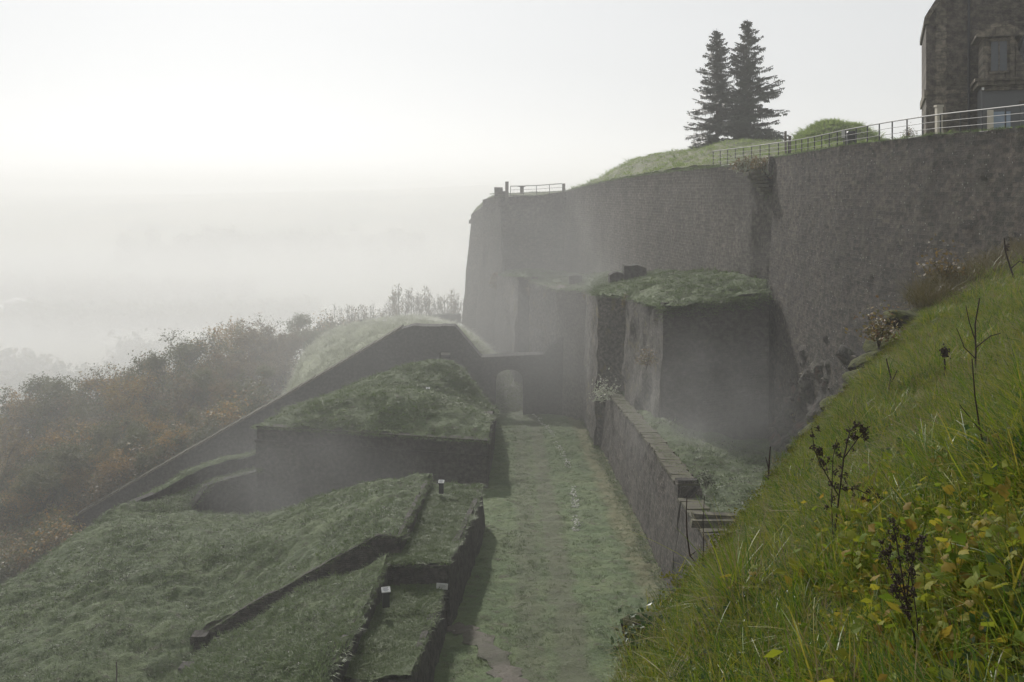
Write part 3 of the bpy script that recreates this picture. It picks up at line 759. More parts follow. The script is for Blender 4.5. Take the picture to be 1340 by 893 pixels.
# bank B
b_rows = [
 [(200, 960, 32), (300, 1010, 31), (400, 1050, 30), (450, 1040, 30)],
 [(215, 960, 36.5), (290, 960, 36), (380, 925, 36), (420, 890, 36.3)],
 [(225, 925, 42), (285, 895, 42), (370, 855, 41.5), (450, 842, 40)],
 [(232, 900, 47), (300, 855, 48), (390, 808, 47.5), (481, 789, 46.4)],
 [(243, 881, 50.5), (290, 838, 52.8), (395, 776, 53.2), (507, 728.5, 52.1)],
]
mb_, G_b = patch('earthwork', b_rows, 0.22, M['mound'], 0.2, .9, 101)
bw = prism_wall('terrace_wall', [P(425, 918, 34), P(421, 893, 36.3), P(450, 846, 40), P(481, 793, 46.4), P(507, 733, 52.0)], [T2z(34) - .5, T2z(36) - .5, T2z(40) - .5, T2z(46) - .5, T2z(52) - .5], M['redoubt'], 0.1, .28, .4, .06, top_jit=.1)
tag(bw, 'ragged little wall edging the lower earthwork above the lower terrace', 'wall')
aw = prism_wall('terrace_wall', [P(257, 833, 53.9), P(330, 790, 53.9), P(400, 752, 53.9), P(494, 700.5, 53.9), P(524, 701, 53.9), P(540, 670, 59.5), P(564, 622.5, 73)],
                [P(257, 833, 54).z - 1.9, P(330, 790, 54).z - 2.2, P(400, 752, 54).z - 2.4, T1z(54) - 1.6, T1z(54) - 1.6, T1z(60) - .6, T1z(73) - .6], M['redoubt'], 0.1, .28, .4, .06, top_jit=.09)
tag(aw, 'long dark sloping wall cutting across the left earthwork up to the upper terrace', 'wall')
for (u, v, d_, hh, lb) in ((262, 838, 53.6, 1.6, 'small brick pier ending the long sloping wall on the left'), (247, 880, 50.2, 1.2, 'low brick stub at the foot of the lower earthwork')):
    o = MB().box((0, 0, -hh / 2 + .25), (.75, .7, hh), jit=.05).box((0, 0, .3), (.85, .8, .14), jit=.03).build('brick_pier', M['redoubt'], loc=P(u, v, d_)); tag(o, lb, 'pier')

# ---- foreground bank (where the camera stands)
BY = [-6, 0, 3, 6, 11, 17, 24, 30, 35, 41, 50]
BX = [-4.0, -1.6, -.28, .66, 2.58, 5.45, 9.5, 13.2, 18.4, 22.5, 26]
BZ = [-2.4, -2.6, -2.8, -3.0, -3.75, -3.9, -3.55, -3.1, -2.4, -2.5, -2.6]
BS = [.72, .74, .75, .64, .56, .42, .31, .22, .12, .05, .0]
rows = []
offv = [0, .35, 1.0, 2.0, 3.5, 5.5, 8, 11]
for y, x, z, s in zip(BY, BX, BZ, BS):
    rows.append([(x + o, y, z + s * o * (1 - .015 * o)) for o in offv])
bank, G_bank = patch('grassy_bank', rows, 0.22, M['bank'], 0.07, 1.0, 111, px=False, maxn=400)
def bank_z(x, y):
    i = np.argmin(np.abs(G_bank[:, :, 0] - x) + np.abs(G_bank[:, :, 1] - y)); return float(G_bank.reshape(-1, 3)[i, 2])
spts = [(x - .05, y, z - .12) for x, y, z in zip(BX, BY, BZ)]
# retaining scarp under the bank: its face looks left, so travel towards the camera
scarp = prism_wall('scarp_wall', [Vector(p) for p in spts[::-1]], -24, M['scarp'], 0.3, 1.4, 0.4, 0.10, .9, top_jit=.12)
tag(scarp, 'mossy retaining wall hidden under the edge of the near grassy bank', 'wall')
def edge_at(y): return np.interp(y, BY, BX), np.interp(y, BY, BZ)
rock_me = []
for i in range(5):
    bm = bmesh.new(); bmesh.ops.create_icosphere(bm, subdivisions=3, radius=.5)
    P_ = np.array([v.co[:] for v in bm.verts]); n_ = fbm(P_, .7, 200 + i, 3) * .28
    for v, k in zip(bm.verts, n_): v.co = v.co * (1 + k); v.co.z *= .6; v.co.x *= 1.15
    m_ = bpy.data.meshes.new('edge_rock'); bm.to_mesh(m_); bm.free(); m_.materials.append(None); rock_me.append(m_)
def mossy_mat():
    t = NT('mossy_rock'); ob = t.new('TexCoord').outputs['Object']; geo = t.new('NewGeometry')
    sp = t.new('SeparateXYZ'); t.l.new(geo.outputs['Normal'], sp.inputs[0])
    fin = t.noise(ob, 7, 5, .7)
    f = t.math('ADD', sp.outputs[2], t.math('MULTIPLY', t.math('SUBTRACT', fin, .5), 1.6))
    col = t.mix(t.ramp(f, [(.25, 0.0), (.5, 1.0)]), t.ramp(fin, [(.3, (.018, .015, .012)), (.7, (.07, .06, .05))]), t.ramp(fin, [(.3, (.025, .03, .006)), (.7, (.085, .09, .018))]))
    t.set(t.b.inputs['Base Color'], col); t.b.inputs['Roughness'].default_value = .95
    t.set(t.b.inputs['Normal'], t.bump(t.noise(ob, 14, 5, .75), .06)); return t.m
M['mossy'] = mossy_mat()
for m_ in rock_me: m_.materials[0] = M['mossy']
edge_labels = []
nrk = 0
for y, sx, dx, dz in ((7.25, .52, -.12, -.02), (8.0, .28, -.03, -.12), (8.7, .30, -.03, -.12), (9.6, .32, -.05, -.12), (10.7, .4, -.05, -.14), (12.2, .4, -.06, -.14), (13.6, .5, -.06, -.16), (15.2, .5, -.08, -.16),
                      (17.2, .8, -.15, -.32), (19.2, 1.0, -.2, -.42), (21.4, 1.2, -.25, -.45), (23.0, 1.3, -.25, -.45), (24.6, 1.4, -.3, -.4), (26.3, 1.4, -.35, -.12), (28.2, 1.3, -.3, -.35), (30, 1.1, -.2, -.1)):
    ex, ez = edge_at(y)
    o = link('edge_rock', rock_me[nrk % 5], None, (ex + dx, y, ez + dz), (random.uniform(-.3, .3), random.uniform(-.3, .3), random.uniform(0, 6.28)), (sx * .95, sx * .95, sx * .7)); nrk += 1
    lab = {7.25: 'dark overhanging rock at the lowest corner of the bank edge, above the ditch', 26.3: 'large yellow mossed rock on the bank edge below the right rampart'}.get(y, 'mossy stone half buried in turf along the edge of the near bank')
    tag(o, lab, 'rock', 'mossy stones along the bank edge')

# ---- hillside under the autumn wood, valley and far hills
def hz(x, y):
    zw = -18.7 + .565 * (x + 15) if x < -15 else -18.7 - .2 * (x + 15)
    zz = zw - 2.0 - .06 * (y - 137) - .0022 * max(0, y - 200) ** 2 - .0022 * max(0, -x - 95) ** 2
    if x > -37: zz = (-37 if y < 182 else -30) - .06 * max(0, y - 200) - .0022 * max(0, y - 200) ** 2
    if y < 136: zz -= 9 + (14 if x > -37 else 0)
    return max(zz, -140)
rows = []
for y in (60, 100, 132, 138, 150, 165, 180, 200, 230, 260, 300, 360, 430, 520):
    rows.append([(x, y, hz(x, y)) for x in (-420, -330, -260, -200, -150, -120, -95, -75, -60, -48, -38, -28, -15, 0, 20)])
hill_side, G_hs = patch('hillside', rows, 3.0, M['wood_floor'], 0.8, 9, 121, px=False)
def field_mat():
    t = NT('valley_fields'); co = t.new('TexCoord').outputs['Object']
    vo = t.new('TexVoronoi', Scale=.0052); t.l.new(co, vo.inputs['Vector'])
    col = t.ramp(t.new('SeparateColor', Color=vo.outputs['Color']).outputs[0], [(0, (.05, .065, .035)), (.35, (.14, .16, .08)), (.6, (.22, .21, .14)), (1, (.09, .12, .05))])
    t.set(t.b.inputs['Base Color'], t.mix(.35, col, t.ramp(t.noise(co, .02, 4), [(.3, .5), (.7, 1.3)]), 'MULTIPLY')); t.b.inputs['Roughness'].default_value = .9
    return t.m
M['fields'] = field_mat()
rows = []
for y in (40, 300, 600, 900, 1200, 1500, 1900, 2400, 3000, 3800, 4800):
    row = []
    for x in np.linspace(-4200, 4200, 15):
        z = -141
        if y > 1200: z += 150 * (1 - math.exp(-((y - 1200) / 900) ** 2)) * (1 + .18 * math.sin(x / 700 + .5))
        if x > 60 and y < 1200: z = max(z, -48 - max(0, y - 300) * .12)
        row.append((x, y, min(z, 24)))
    rows.append(row)
valley, G_v = patch('valley', rows, 60, M['fields'], 4, 300, 131, px=False, lin=True)
rows = [[(x, y, -45 - max(0, (60 - y)) * .05) for x in np.linspace(-430, 900, 12)] for y in (-500, -200, -50, 40)]
near_ground, _ = patch('ground', [[(x, y, -52 + (x > 0) * 8) for x in np.linspace(-600, 900, 12)] for y in (-500, -200, -50, 60, 110)], 20, M['wood_floor'], 1, 40, 132, px=False)

# ---- haze: one even box of air
def volume_mat(name, dens, col, g):
    m = bpy.data.materials.new(name); m.use_nodes = True; n = m.node_tree.nodes; n.remove(n['Principled BSDF'])
    v = n.new('ShaderNodeVolumePrincipled'); v.inputs['Density'].default_value = dens; v.inputs['Color'].default_value = (*col, 1); v.inputs['Anisotropy'].default_value = g
    m.node_tree.links.new(v.outputs[0], n['Material Output'].inputs['Volume']); return m
HZ = MB().box((0, 2200, (-160 + 40) / 2), (9000, 6000, 200)).build('haze', volume_mat('haze_air', 0.00098, (.962, .968, .972), 0.25))
tag(HZ, 'even pale fog filling the valley and the ditch', kind='stuff')
def mist(loc, size, rot, dens, lab, puff=1.0):
    "soft-edged drifting mist: density falls to nothing at the rim and varies inside"
    bm = bmesh.new(); bmesh.ops.create_icosphere(bm, subdivisions=3, radius=1)
    me = bpy.data.meshes.new('mist_bank'); bm.to_mesh(me); bm.free()
    m = volume_mat('mist_air', dens, (.962, .968, .972), 0.25); n, l = m.node_tree.nodes, m.node_tree.links
    v = [x for x in n if x.type == 'PRINCIPLED_VOLUME'][0]
    tc = n.new('ShaderNodeTexCoord'); ln = n.new('ShaderNodeVectorMath'); ln.operation = 'LENGTH'; l.new(tc.outputs['Object'], ln.inputs[0])
    mr = n.new('ShaderNodeMapRange'); mr.interpolation_type = 'SMOOTHSTEP'; l.new(ln.outputs['Value'], mr.inputs['Value'])
    mr.inputs['From Min'].default_value = 1.0; mr.inputs['From Max'].default_value = 0.15; mr.inputs['To Min'].default_value = 0; mr.inputs['To Max'].default_value = 1
    nz = n.new('ShaderNodeTexNoise'); nz.inputs['Scale'].default_value = 1.9; nz.inputs['Detail'].default_value = 2; l.new(tc.outputs['Object'], nz.inputs['Vector'])
    nr = n.new('ShaderNodeMapRange'); l.new(nz.outputs['Fac'], nr.inputs['Value']); nr.inputs['From Min'].default_value = .35; nr.inputs['From Max'].default_value = .65
    nr.inputs['To Min'].default_value = 1 - .8 * puff; nr.inputs['To Max'].default_value = 1 + .5 * puff
    mm = n.new('ShaderNodeMath'); mm.operation = 'MULTIPLY'; l.new(mr.outputs[0], mm.inputs[0]); l.new(nr.outputs[0], mm.inputs[1])
    m2 = n.new('ShaderNodeMath'); m2.operation = 'MULTIPLY'; m2.inputs[1].default_value = dens; l.new(mm.outputs[0], m2.inputs[0]); l.new(m2.outputs[0], v.inputs['Density'])
    me.materials.append(m)
    o = link('mist_bank', me, None, loc, rot, size); tag(o, lab, kind='stuff')
mist((2, 150, -20), (62, 52, 36), (0, 0, .1), 0.0098, 'thin bank of mist hanging round the arched gate and the end bastion', .5)
mist((-72, 175, -42), (75, 58, 36), (0, 0, 0), 0.0018, 'bank of mist rising through the autumn wood', .5)
mist((-420, 900, -120), (1500, 900, 110), (0, 0, 0), 0.0022, 'broad bank of fog lying over the valley floor', .8)
mist((-15, 84, -27), (18, 9, 10), (0, .5, .2), 0.022, 'wisp of mist drifting over the brick front of the redoubt')
mist((9, 118, -18), (20, 14, 16), (0, .45, 0), 0.009, 'wisp of mist drifting before the end bastion')
mist((15, 75, -17), (9, 14, 9), (0, .2, 0), 0.020, 'wisp of mist in the sunken bench beside the rampart')
# ================================================================== BUILDING above the rampart
def build_house():
    b = empty('stone_building', (26.3, 62, 2.6))
    tag(b, 'tall brown stone building with a curved-hood dormer and slate mansard roof on the rampart', 'building')
    def loc(o, keep=True): o.parent = b; o.matrix_parent_inverse = Matrix.Translation(b.location).inverted(); return o
    bx = lambda u, y: (u - CU) / F * y + (1.3 if y < 61 else 0)
    bzv = lambda v, y: (HV - v) / F * y
    M['house'] = stone('house_brick', (0.11, 0.093, 0.072), (0.15, 0.126, 0.10), (0.105, 0.093, 0.08), 0.24, 0.085, moss_amt=0.25, bump=0.03)
    M['ashlar'] = stone('house_ashlar', (0.15, 0.13, 0.10), (0.19, 0.165, 0.13), (0.12, 0.105, 0.085), 0.9, 0.45, moss_amt=0.25, bump=0.02)
    M['slate'] = stone('roof_slate', (0.06, 0.063, 0.068), (0.09, 0.094, 0.10), (0.04, 0.04, 0.045), 0.22, 0.13, moss_amt=0.1, bump=0.04, rough=0.6, msize=0.012)
    M['plaster'] = plain('blue_grey_render', (0.10, 0.105, 0.11), 0.9, 0, .15, 1.5)
    M['glass'] = plain('window_glass', (0.06, 0.07, 0.08), 0.3)
    M['paint'] = plain('pale_painted_stone', (0.5, 0.46, 0.38), 0.7, 0, .1)
    M['bluedoor'] = plain('pale_blue_door', (0.22, 0.28, 0.36), 0.6, 0, .2, 3)
    Y = 62.0; x0 = bx(1212.6, Y); x1 = bx(1338, Y)
    pts = [(x0, 2.4), (x1 + 3, 2.4), (x1 + 3, 19), (x0 + 4.8, 19), (bx(1234, Y), bzv(0, Y)), (x0, bzv(27, Y))]
    loc(MB().poly_prism(pts, Y, Y + 9).build('wall', M['house']))
    # sloping shoulder coping, in stepped stones
    a = Vector((x0, 0, bzv(27, Y))); c = Vector((x0 + 4.8, 0, 19.0)); n = 16
    for i in range(n):
        p = a.lerp(c, (i + .5) / n); L = (c - a).length / n
        loc(MB().box((0, 0, 0), (L * .97, 9.3, .26), jit=.015).build('coping_stone', M['ashlar'], loc=(p.x, Y + 4.4, p.z + .1))).rotation_euler = (0, -math.atan2(c.z - a.z, c.x - a.x), 0)
    loc(MB().box((x0 + .02, Y + 4.4, bzv(29, Y)), (.28, 9.2, .3)).build('kneeler_stone', M['ashlar']))
    # pale pilaster of dressed stones
    z = 2.4; k = 0
    while z < 13.5:
        h = .42; wd = .62 if k % 2 else .5
        loc(MB().box((bx(1229.5, Y), Y - .04, z + h / 2), (wd, .16, h - .02), jit=.006).build('quoin_stone', M['ashlar'])); z += h; k += 1
    loc(MB().tube([(bx(1260.5, Y), Y - .10, 2.5), (bx(1260.5, Y), Y - .10, 18)], .075, 8).build('drainpipe', M['dark_metal'], uvxz=False))
    for zz in (4, 7, 10, 13): loc(MB().box((bx(1260.5, Y), Y - .06, zz), (.24, .12, .07)).build('pipe_bracket', M['dark_metal']))
    loc(MB().box((x0 + 1.4, Y - .03, bzv(121.5, Y)), (3.0, .14, .22)).box((x0 - .03, Y + 4.4, bzv(123, Y)), (.16, 9.1, .5)).build('string_course', M['ashlar']))
    # lower wing with cornice and mansard roof
    W = 58.6; wx0 = bx(1276, W); wz = bzv(115, W)
    loc(MB().box(((wx0 + 34) / 2, W + 1.69, (wz + 2.4) / 2), (34 - wx0, 3.38, wz - 2.4)).build('wing_wall', M['plaster']))
    loc(MB().box(((wx0 + 34) / 2 - .1, W + 1.5, wz + .12), (34 - wx0 + .3, 3.7, .24)).box(((wx0 + 34) / 2 - .15, W + 1.42, wz + .33), (34 - wx0 + .5, 3.9, .16)).box(((wx0 + 34) / 2, W - .06, wz - .15), (34 - wx0 + .1, .2, .28)).build('cornice', M['ashlar']))
    r = MB(); e = wz + .42
    hx0, hx1 = bx(1308, W), bx(1331, W)
    r.v += [Vector(p) for p in ((hx0, W + .1, e), (34, W + .1, e), (34, W + 2.2, e + 5.6), (hx1 + .6, W + 2.2, e + 5.6), (hx0 + .1, W + 3.35, e), (hx1 + .6, W + 3.35, e + 5.6), (34, W + 3.35, e), (34, W + 3.35, e + 5.6))]
    r.f += [(0, 1, 2, 3), (0, 3, 5, 4), (3, 2, 7, 5), (1, 6, 7, 2), (4, 5, 7, 6), (0, 4, 6, 1)]
    loc(r.build('mansard_roof', M['slate']))
    o = loc(MB().box((0, 0, 0), (.34, .1, .42)).build('skylight', M['panel'], loc=(bx(1326, W), W + .78, bzv(70, W)))); o.rotation_euler = (-.36, 0, 0)
    # dormer
    D = W - .15; dx0, dx1 = bx(1278, D), bx(1313, D); dz0, dz1 = e, bzv(52, D)
    dm = loc(MB().box(((dx0 + dx1) / 2, D + 1.5, (dz0 + dz1) / 2), (dx1 - dx0, 3.0, dz1 - dz0)).build('dormer', M['ashlar']))
    hd = []
    for i in range(13):
        t = i / 12; hd.append((dx0 - .38 + (dx1 - dx0 + .76) * t, dz1 + .1 + .62 * math.sin(math.pi * t) ** .8))
    hd = [(dx0 - .38, dz1 - .05)] + hd + [(dx1 + .38, dz1 - .05)]
    h = MB().poly_prism(hd[::-1], D - .35, D + 2.9).build('hood', M['ashlar'], dm); 
    MB().box(((dx0 + dx1) / 2, D - .02, (dz0 + dz1) / 2 + .05), (.78, .1, 1.75)).build('window', M['glass'], dm)
    MB().box(((dx0 + dx1) / 2, D - .06, (dz0 + dz1) / 2 + .98), (1.0, .16, .14)).box(((dx0 + dx1) / 2, D - .06, (dz0 + dz1) / 2 - .88), (1.0, .2, .14)).box(((dx0 + dx1) / 2, D - .085, (dz0 + dz1) / 2 + .05), (.05, .05, 1.75)).build('window_frame', M['ashlar'], dm)
    for sx in (dx0 + .14, dx1 - .14): MB().box((sx, D - .06, (dz0 + dz1) / 2), (.22, .14, dz1 - dz0)).build('pilaster', M['ashlar'], dm)
    # scroll beside the dormer
    sc = []
    for i in range(9):
        t = i / 8; sc.append((dx1 + .02 + .75 * (1 - t) ** 1.6 + .06, dz0 + (dz1 - dz0) * .9 * t))
    loc(MB().poly_prism([(dx1 + .02, dz0)] + sc + [(dx1 + .02, dz1 - .2)], D + .05, D + .5).build('scroll', M['ashlar']))
    # doorway on the terrace
    dd = loc(MB().box((bx(1294, W) + .05, W - .05, 3.5), (1.05, .1, 2.2)).build('door', M['bluedoor']))
    MB().box((bx(1294, W) + .38, W - .13, 3.4), (.06, .06, .14)).build('handle', M['steel'], dd)
    loc(MB().box((bx(1284.5, W), W - .2, 3.55), (.30, .3, 2.3)).build('door_jamb', M['paint']))
    o = loc(MB().box((bx(1276.5, W), W - .12, bzv(119, W)), (.12, .2, .16)).build('wall_lamp', M['panel']))
    wx = bx(1310, W)
    for i in range(2):
        f = loc(MB().box((wx + i * 2.2 + .8, W - .03, 4.4), (.9, .1, 1.4)).build('window', M['glass']))
        MB().box((wx + i * 2.2 + .8, W - .07, 3.66), (1.1, .18, .1)).build('sill', M['ashlar'], f); MB().box((wx + i * 2.2 + .8, W - .05, 5.14), (1.1, .12, .12)).build('lintel', M['ashlar'], f)
build_house()
hb = bpy.data.objects['stone_building']; hb.rotation_euler = (0, 0, R(-21)); hb.scale = (1.06, 1.06, 1.0)
o = MB().box((0, 0, 1.2), (.34, .34, 2.4)).box((0, 0, 2.46), (.44, .44, .12)).build('gate_pillar', M['paint'], loc=((1228.5 - CU) / F * 60, 60, 2.7))
tag(o, 'pale pillar behind the railing in front of the building corner', 'pillar')

# ================================================================== RAILINGS
def railing(name, line, h, lab, nr=3, spacing=1.8, pr=.035, rr=.028, group=None, top=None):
    root = empty(name, line[0]); tag(root, lab, 'railing', group)
    inv = Matrix.Translation(root.location).inverted()
    L = [Vector(p) for p in line]; seg = [(b - a).length for a, b in zip(L[:-1], L[1:])]; tot = sum(seg); n = int(tot / spacing)
    def at(s):
        for a, b, q in zip(L[:-1], L[1:], seg):
            if s <= q + 1e-6: return a.lerp(b, s / q)
            s -= q
        return L[-1]
    P0 = [at(tot * i / n) for i in range(n + 1)]
    pm = MB().box((0, 0, h / 2 - .15), (pr * 2, pr * 1.2, h + .3)).me('post', M['dark_metal'])
    for p in P0: link('post', pm, root, p - root.location)
    for k in range(nr + 1):
        z = h - k * h / (nr + .15) + (.02 if k == 0 else 0)
        o = MB().tube([p + Vector((-.05, 0, z)) for p in P0], rr * (1.35 if k == 0 else .62), 6).build('handrail' if k == 0 else 'rail', M['steel'], uvxz=False)
        o.parent = root; o.matrix_parent_inverse = inv
    return root
rl = [(24.5, 38, 2.75), (23.95, 45.5, 2.85), (22.95, 53.7, 2.98), (22.6, 59, 2.98), (22.4, 66, 2.95), (22.6, 73, 2.9), (22.9, 80.5, 2.95), (21.5, 89, 2.85), (20.0, 98, 2.8)]
railing('steel_railing', rl, 1.12, 'long pale steel railing with dark posts on top of the right rampart', 3, 1.85)
fl = [P(668, 254, 163.6), P(700, 253.2, 163.6), P(736, 250.5, 163.6)]
railing('steel_railing', fl, 1.25, 'small distant railing on the end bastion beside the tall post', 2, 1.9, .05, .05)

def post(u, v0, v1, d, wpx, lab, mat):
    b = P(u, v1, d); h = (v1 - v0) / F * d; wd = wpx / F * d
    o = MB().box((0, 0, h / 2 - .2), (wd, wd, h + .4), jit=.02).box((0, 0, h + .04), (wd * 1.1, wd * 1.1, .08)).build('wooden_post', mat, loc=b); tag(o, lab, 'post')
post(1028, 173, 196, 93, 2.3, 'taller thin brown post standing at the left foot of the round grass mound', M['oldwood'])
post(1033.5, 179, 196, 94, 3, 'shorter thick brown post beside the round grass mound', M['oldwood'])
post(663.3, 238.5, 258, 164, 4.4, 'tall dark square post standing alone on the end bastion', M['oldwood'])
post(738, 241, 252, 163, 3, 'short dark post closing the right end of the distant railing', M['oldwood'])
def picnic(u, v, d):
    r = empty('picnic_table', P(u, v, d)); tag(r, 'tiny dark mushroom-shaped table behind the distant railing', 'table')
    MB().box((0, 0, 1.15), (1.25, .8, .14)).build('table_top', M['oldwood'], r); MB().box((0, 0, .5), (.5, .4, 1.2)).build('pedestal', M['oldwood'], r)
picnic(682.5, 253.2, 164.5)
def bin_():
    r = empty('litter_bin', P(1113, 192, 69)); tag(r, 'dark litter bin with a small white notice behind the steel railing', 'litter bin')
    MB().box((0, 0, .45), (.55, .5, .9), taper=1.1).build('body', M['dark_metal'], r)
    MB().box((0, 0, 1.0), (.66, .6, .14), taper=.6).build('lid', M['dark_metal'], r)
    MB().box((-.5, -.1, .6), (.06, .06, 1.3)).build('post', M['dark_metal'], r)
    MB().box((-.5, -.16, .85), (.34, .03, .5)).build('notice', M['panel'], r)
bin_()
# information plinths
def plinth(u, v, d, h, wd, lab, rz=0.0):
    r = empty('info_plinth', P(u, v, d), rz); tag(r, lab, 'information plinth', 'plinths with pale tilted panels')
    b = MB().box((0, 0, h * .4), (wd * .8, wd * .55, h * .9), taper=.92); q = b.build('pedestal', M['dark_metal'], r)
    p = MB().box((0, 0, 0), (wd, wd * .75, .05)).build('panel', M['panel'], r, loc=(0, 0, h * .9)); p.rotation_euler = (R(28), 0, 0)
    MB().box((0, 0, 0), (wd * 1.06, wd * .82, .04)).build('panel_frame', M['dark_metal'], r, loc=(0, .01, h * .9 - .045)).rotation_euler = (R(28), 0, 0)
    for k in range(4):
        MB().box((-.05 * wd, wd * (.24 - .14 * k), .027), (wd * (.7, .5, .72, .45)[k], .035, .006)).build('print_line', M['print'], p)
plinth(505, 793, 47.5, .86, .42, 'information plinth with pale slanted panel on the lower grass terrace', .25)
plinth(577.5, 645, 68, .85, .40, 'information plinth with pale slanted panel on the upper grass terrace', -.1)
plinth(560, 518, 101.5, .85, .40, 'small information plinth half hidden in the grass mound of the redoubt')
plinth(513, 436, 150, 1.1, .65, 'dark plinth nearest the gate wall on the pale glacis')
plinth(503.5, 428, 158, 1.1, .65, 'dark plinth in the middle of the pale glacis top')
plinth(472.5, 423, 164, .8, .6, 'farthest dark plinth at the left end of the glacis parapet')
pl = empty('placard', P(578.5, 767.5, 51.15)); tag(pl, 'white rectangular placard fixed on the end of the upper terrace wall', 'placard')
pp = MB().box((0, 0, 0), (.60, .035, .30)).build('board', M['panel'], pl); pp.rotation_euler = (0, .09, 0)
for k, wd in enumerate((.3, .4, .36)): MB().box((0, -.02, .07 - k * .065), (wd, .006, .02)).build('print_line', M['print'], pp)
for sx in (-.2, .2): MB().box((sx, .13, -.1), (.04, .26, .2)).build('bracket', M['dark_metal'], pl)
# thin stake at the lower left
o = MB().tube([(0, 0, -.3), (.03, 0, .5), (.0, .02, 1.0)], [.04, .035, .03], 5).build('wooden_stake', M['oldwood'], uvxz=False, loc=P(152, 893, 48.5)); tag(o, 'thin dark stake at the bottom left of the earthwork slope', 'stake')

# ruined stubs and boulders on the terrace
def ruin(u0, u1, v0, v1, d, lab, steps=()):
    x0, x1 = (u0 - CU) / F * d, (u1 - CU) / F * d; z0, z1 = (HV - v1) / F * d - 1.2, (HV - v0) / F * d
    o = prism_wall('ruined_wall', [(x0, d, z1 - .1), (x0 * .4 + x1 * .6, d, z1), (x1, d, z1 - (.3 if steps else .05))], z0, M['block'], .1, 2.0, .4, .15, 1.2, top_jit=.25); tag(o, lab, 'ruin')
o = MB().box((0, 0, .3), (1.5, 1.2, 1.4), jit=.2).box((.9, .2, .0), (1.1, 1.1, .9), jit=.15).build('parapet_stub', M['curtain'], bast, loc=P(653, 254, 164.5))
ruin(817, 846, 347.5, 376, 114, 'square ruined chimney-like stub in the middle of the terrace', (1,))
ruin(798, 818, 358, 376, 114.5, 'low broken wall joined to the left of the square ruined stub')
ruin(745, 762, 360, 374, 141, 'small broken masonry lump at the left of the terrace')

# ================================================================== NOTCH between rampart and curtain
for i in range(6):
    u, v = 986 + i * 3.3, 228 + i * 5.0
    o = MB().box((0, 0, 0), (1.3 - i * .1, 1.6, .3), jit=.05).build('corbel_stone', M['coping'], curtain, loc=P(u, v, 85.9 - i * .05))
nw = prism_wall('notch_wall', [(20.6, 94.2, 2.3), (22.6, 88.8, 2.35), (24.6, 85.0, 2.5)], -22, M['curtain'], .2, 2, .6, .1)
nw.parent = curtain

# ================================================================== TREES
M['leaf_orange'] = leafy('leaves_orange', [(0.2640, 0.1440, 0.0300), (0.3120, 0.1920, 0.0360), (0.1920, 0.1200, 0.0360), (0.1440, 0.1320, 0.0360), (0.2880, 0.2040, 0.0480)])
M['leaf_green'] = leafy('leaves_olive', [(0.0585, 0.0780, 0.0260), (0.0910, 0.1040, 0.0325), (0.1170, 0.1170, 0.0390), (0.0650, 0.0845, 0.0286), (0.1430, 0.1300, 0.0455)])
M['leaf_brown'] = leafy('leaves_brown', [(0.1344, 0.0952, 0.0392), (0.1792, 0.1176, 0.0392), (0.0896, 0.0784, 0.0336), (0.1904, 0.1344, 0.0448), (0.0784, 0.0672, 0.0336)])
M['needles'] = leafy('spruce_needles', [(0.022, 0.034, 0.018), (0.03, 0.045, 0.022), (0.036, 0.05, 0.028)], trans=.15)

def broadleaf(h, seed, nleaf, lmat, spread=.36, bare=0.0, lsize=.34):
    "returns (trunk mesh, crown mesh): forked tapering limbs and many leaf faces round the outer twigs"
    rd = random.Random(seed); mb = MB(); tips = []
    def grow(p, d, ln, r, lev):
        n = 4; pts = [p]; q = Vector(p); dd = Vector(d)
        for i in range(n):
            dd = (dd + Vector([rd.uniform(-.18, .18) for _ in range(3)]) + Vector((0, 0, .05))).normalized(); q = q + dd * ln / n; pts.append(q.copy())
        mb.tube(pts, [r * (1 - .5 * i / n) for i in range(n + 1)], 5 if lev < 2 else 3, False)
        if lev >= 2:
            for i in (2, 3, 4): tips.append((pts[i], lev, dd))
        if lev < 4:
            for i in range(rd.choice((2, 3, 3)) if lev else 5):
                k = rd.randint(2, n) if lev else rd.randint(1, n)
                a = rd.uniform(0, 6.283); tilt = rd.uniform(.35, .95)
                nd = (dd * math.cos(tilt) + Vector((math.cos(a), math.sin(a), .15)) * math.sin(tilt)).normalized()
                grow(pts[k], nd, ln * rd.uniform(.55, .75), r * .52, lev + 1)
    grow(Vector((0, 0, -.6)), Vector((rd.uniform(-.08, .08), rd.uniform(-.08, .08), 1)), h * .48, h * .02, 0)
    zs = max(t[0].z for t in tips); sc = h / zs
    tips = [(p * sc, l, d) for p, l, d in tips if p.z * sc > h * .15]
    v, f = [], []
    for i in range(nleaf):
        p, l, d = rd.choice(tips)
        if bare and p.z > h * (1 - bare) and rd.random() < .85: continue
        c = p + Vector([rd.gauss(0, .027 * h) for _ in range(3)])
        m = Euler((rd.uniform(-1.2, 1.2), rd.uniform(-1.2, 1.2), rd.uniform(0, 6.28))).to_matrix(); s = lsize * rd.uniform(.5, 1.25); b = len(v)
        for q in ((-.5, 0, 0), (-.05, -.36, .08), (.5, 0, 0), (.05, .36, .06)): v.append(c + m @ (Vector(q) * s))
        f.append((b, b + 1, b + 2, b + 3))
    tm = mesh('trunk', [p * sc for p in mb.v], mb.f, M['bark'], True)
    cm = mesh('crown', v, f, lmat)
    return tm, cm
kinds = []
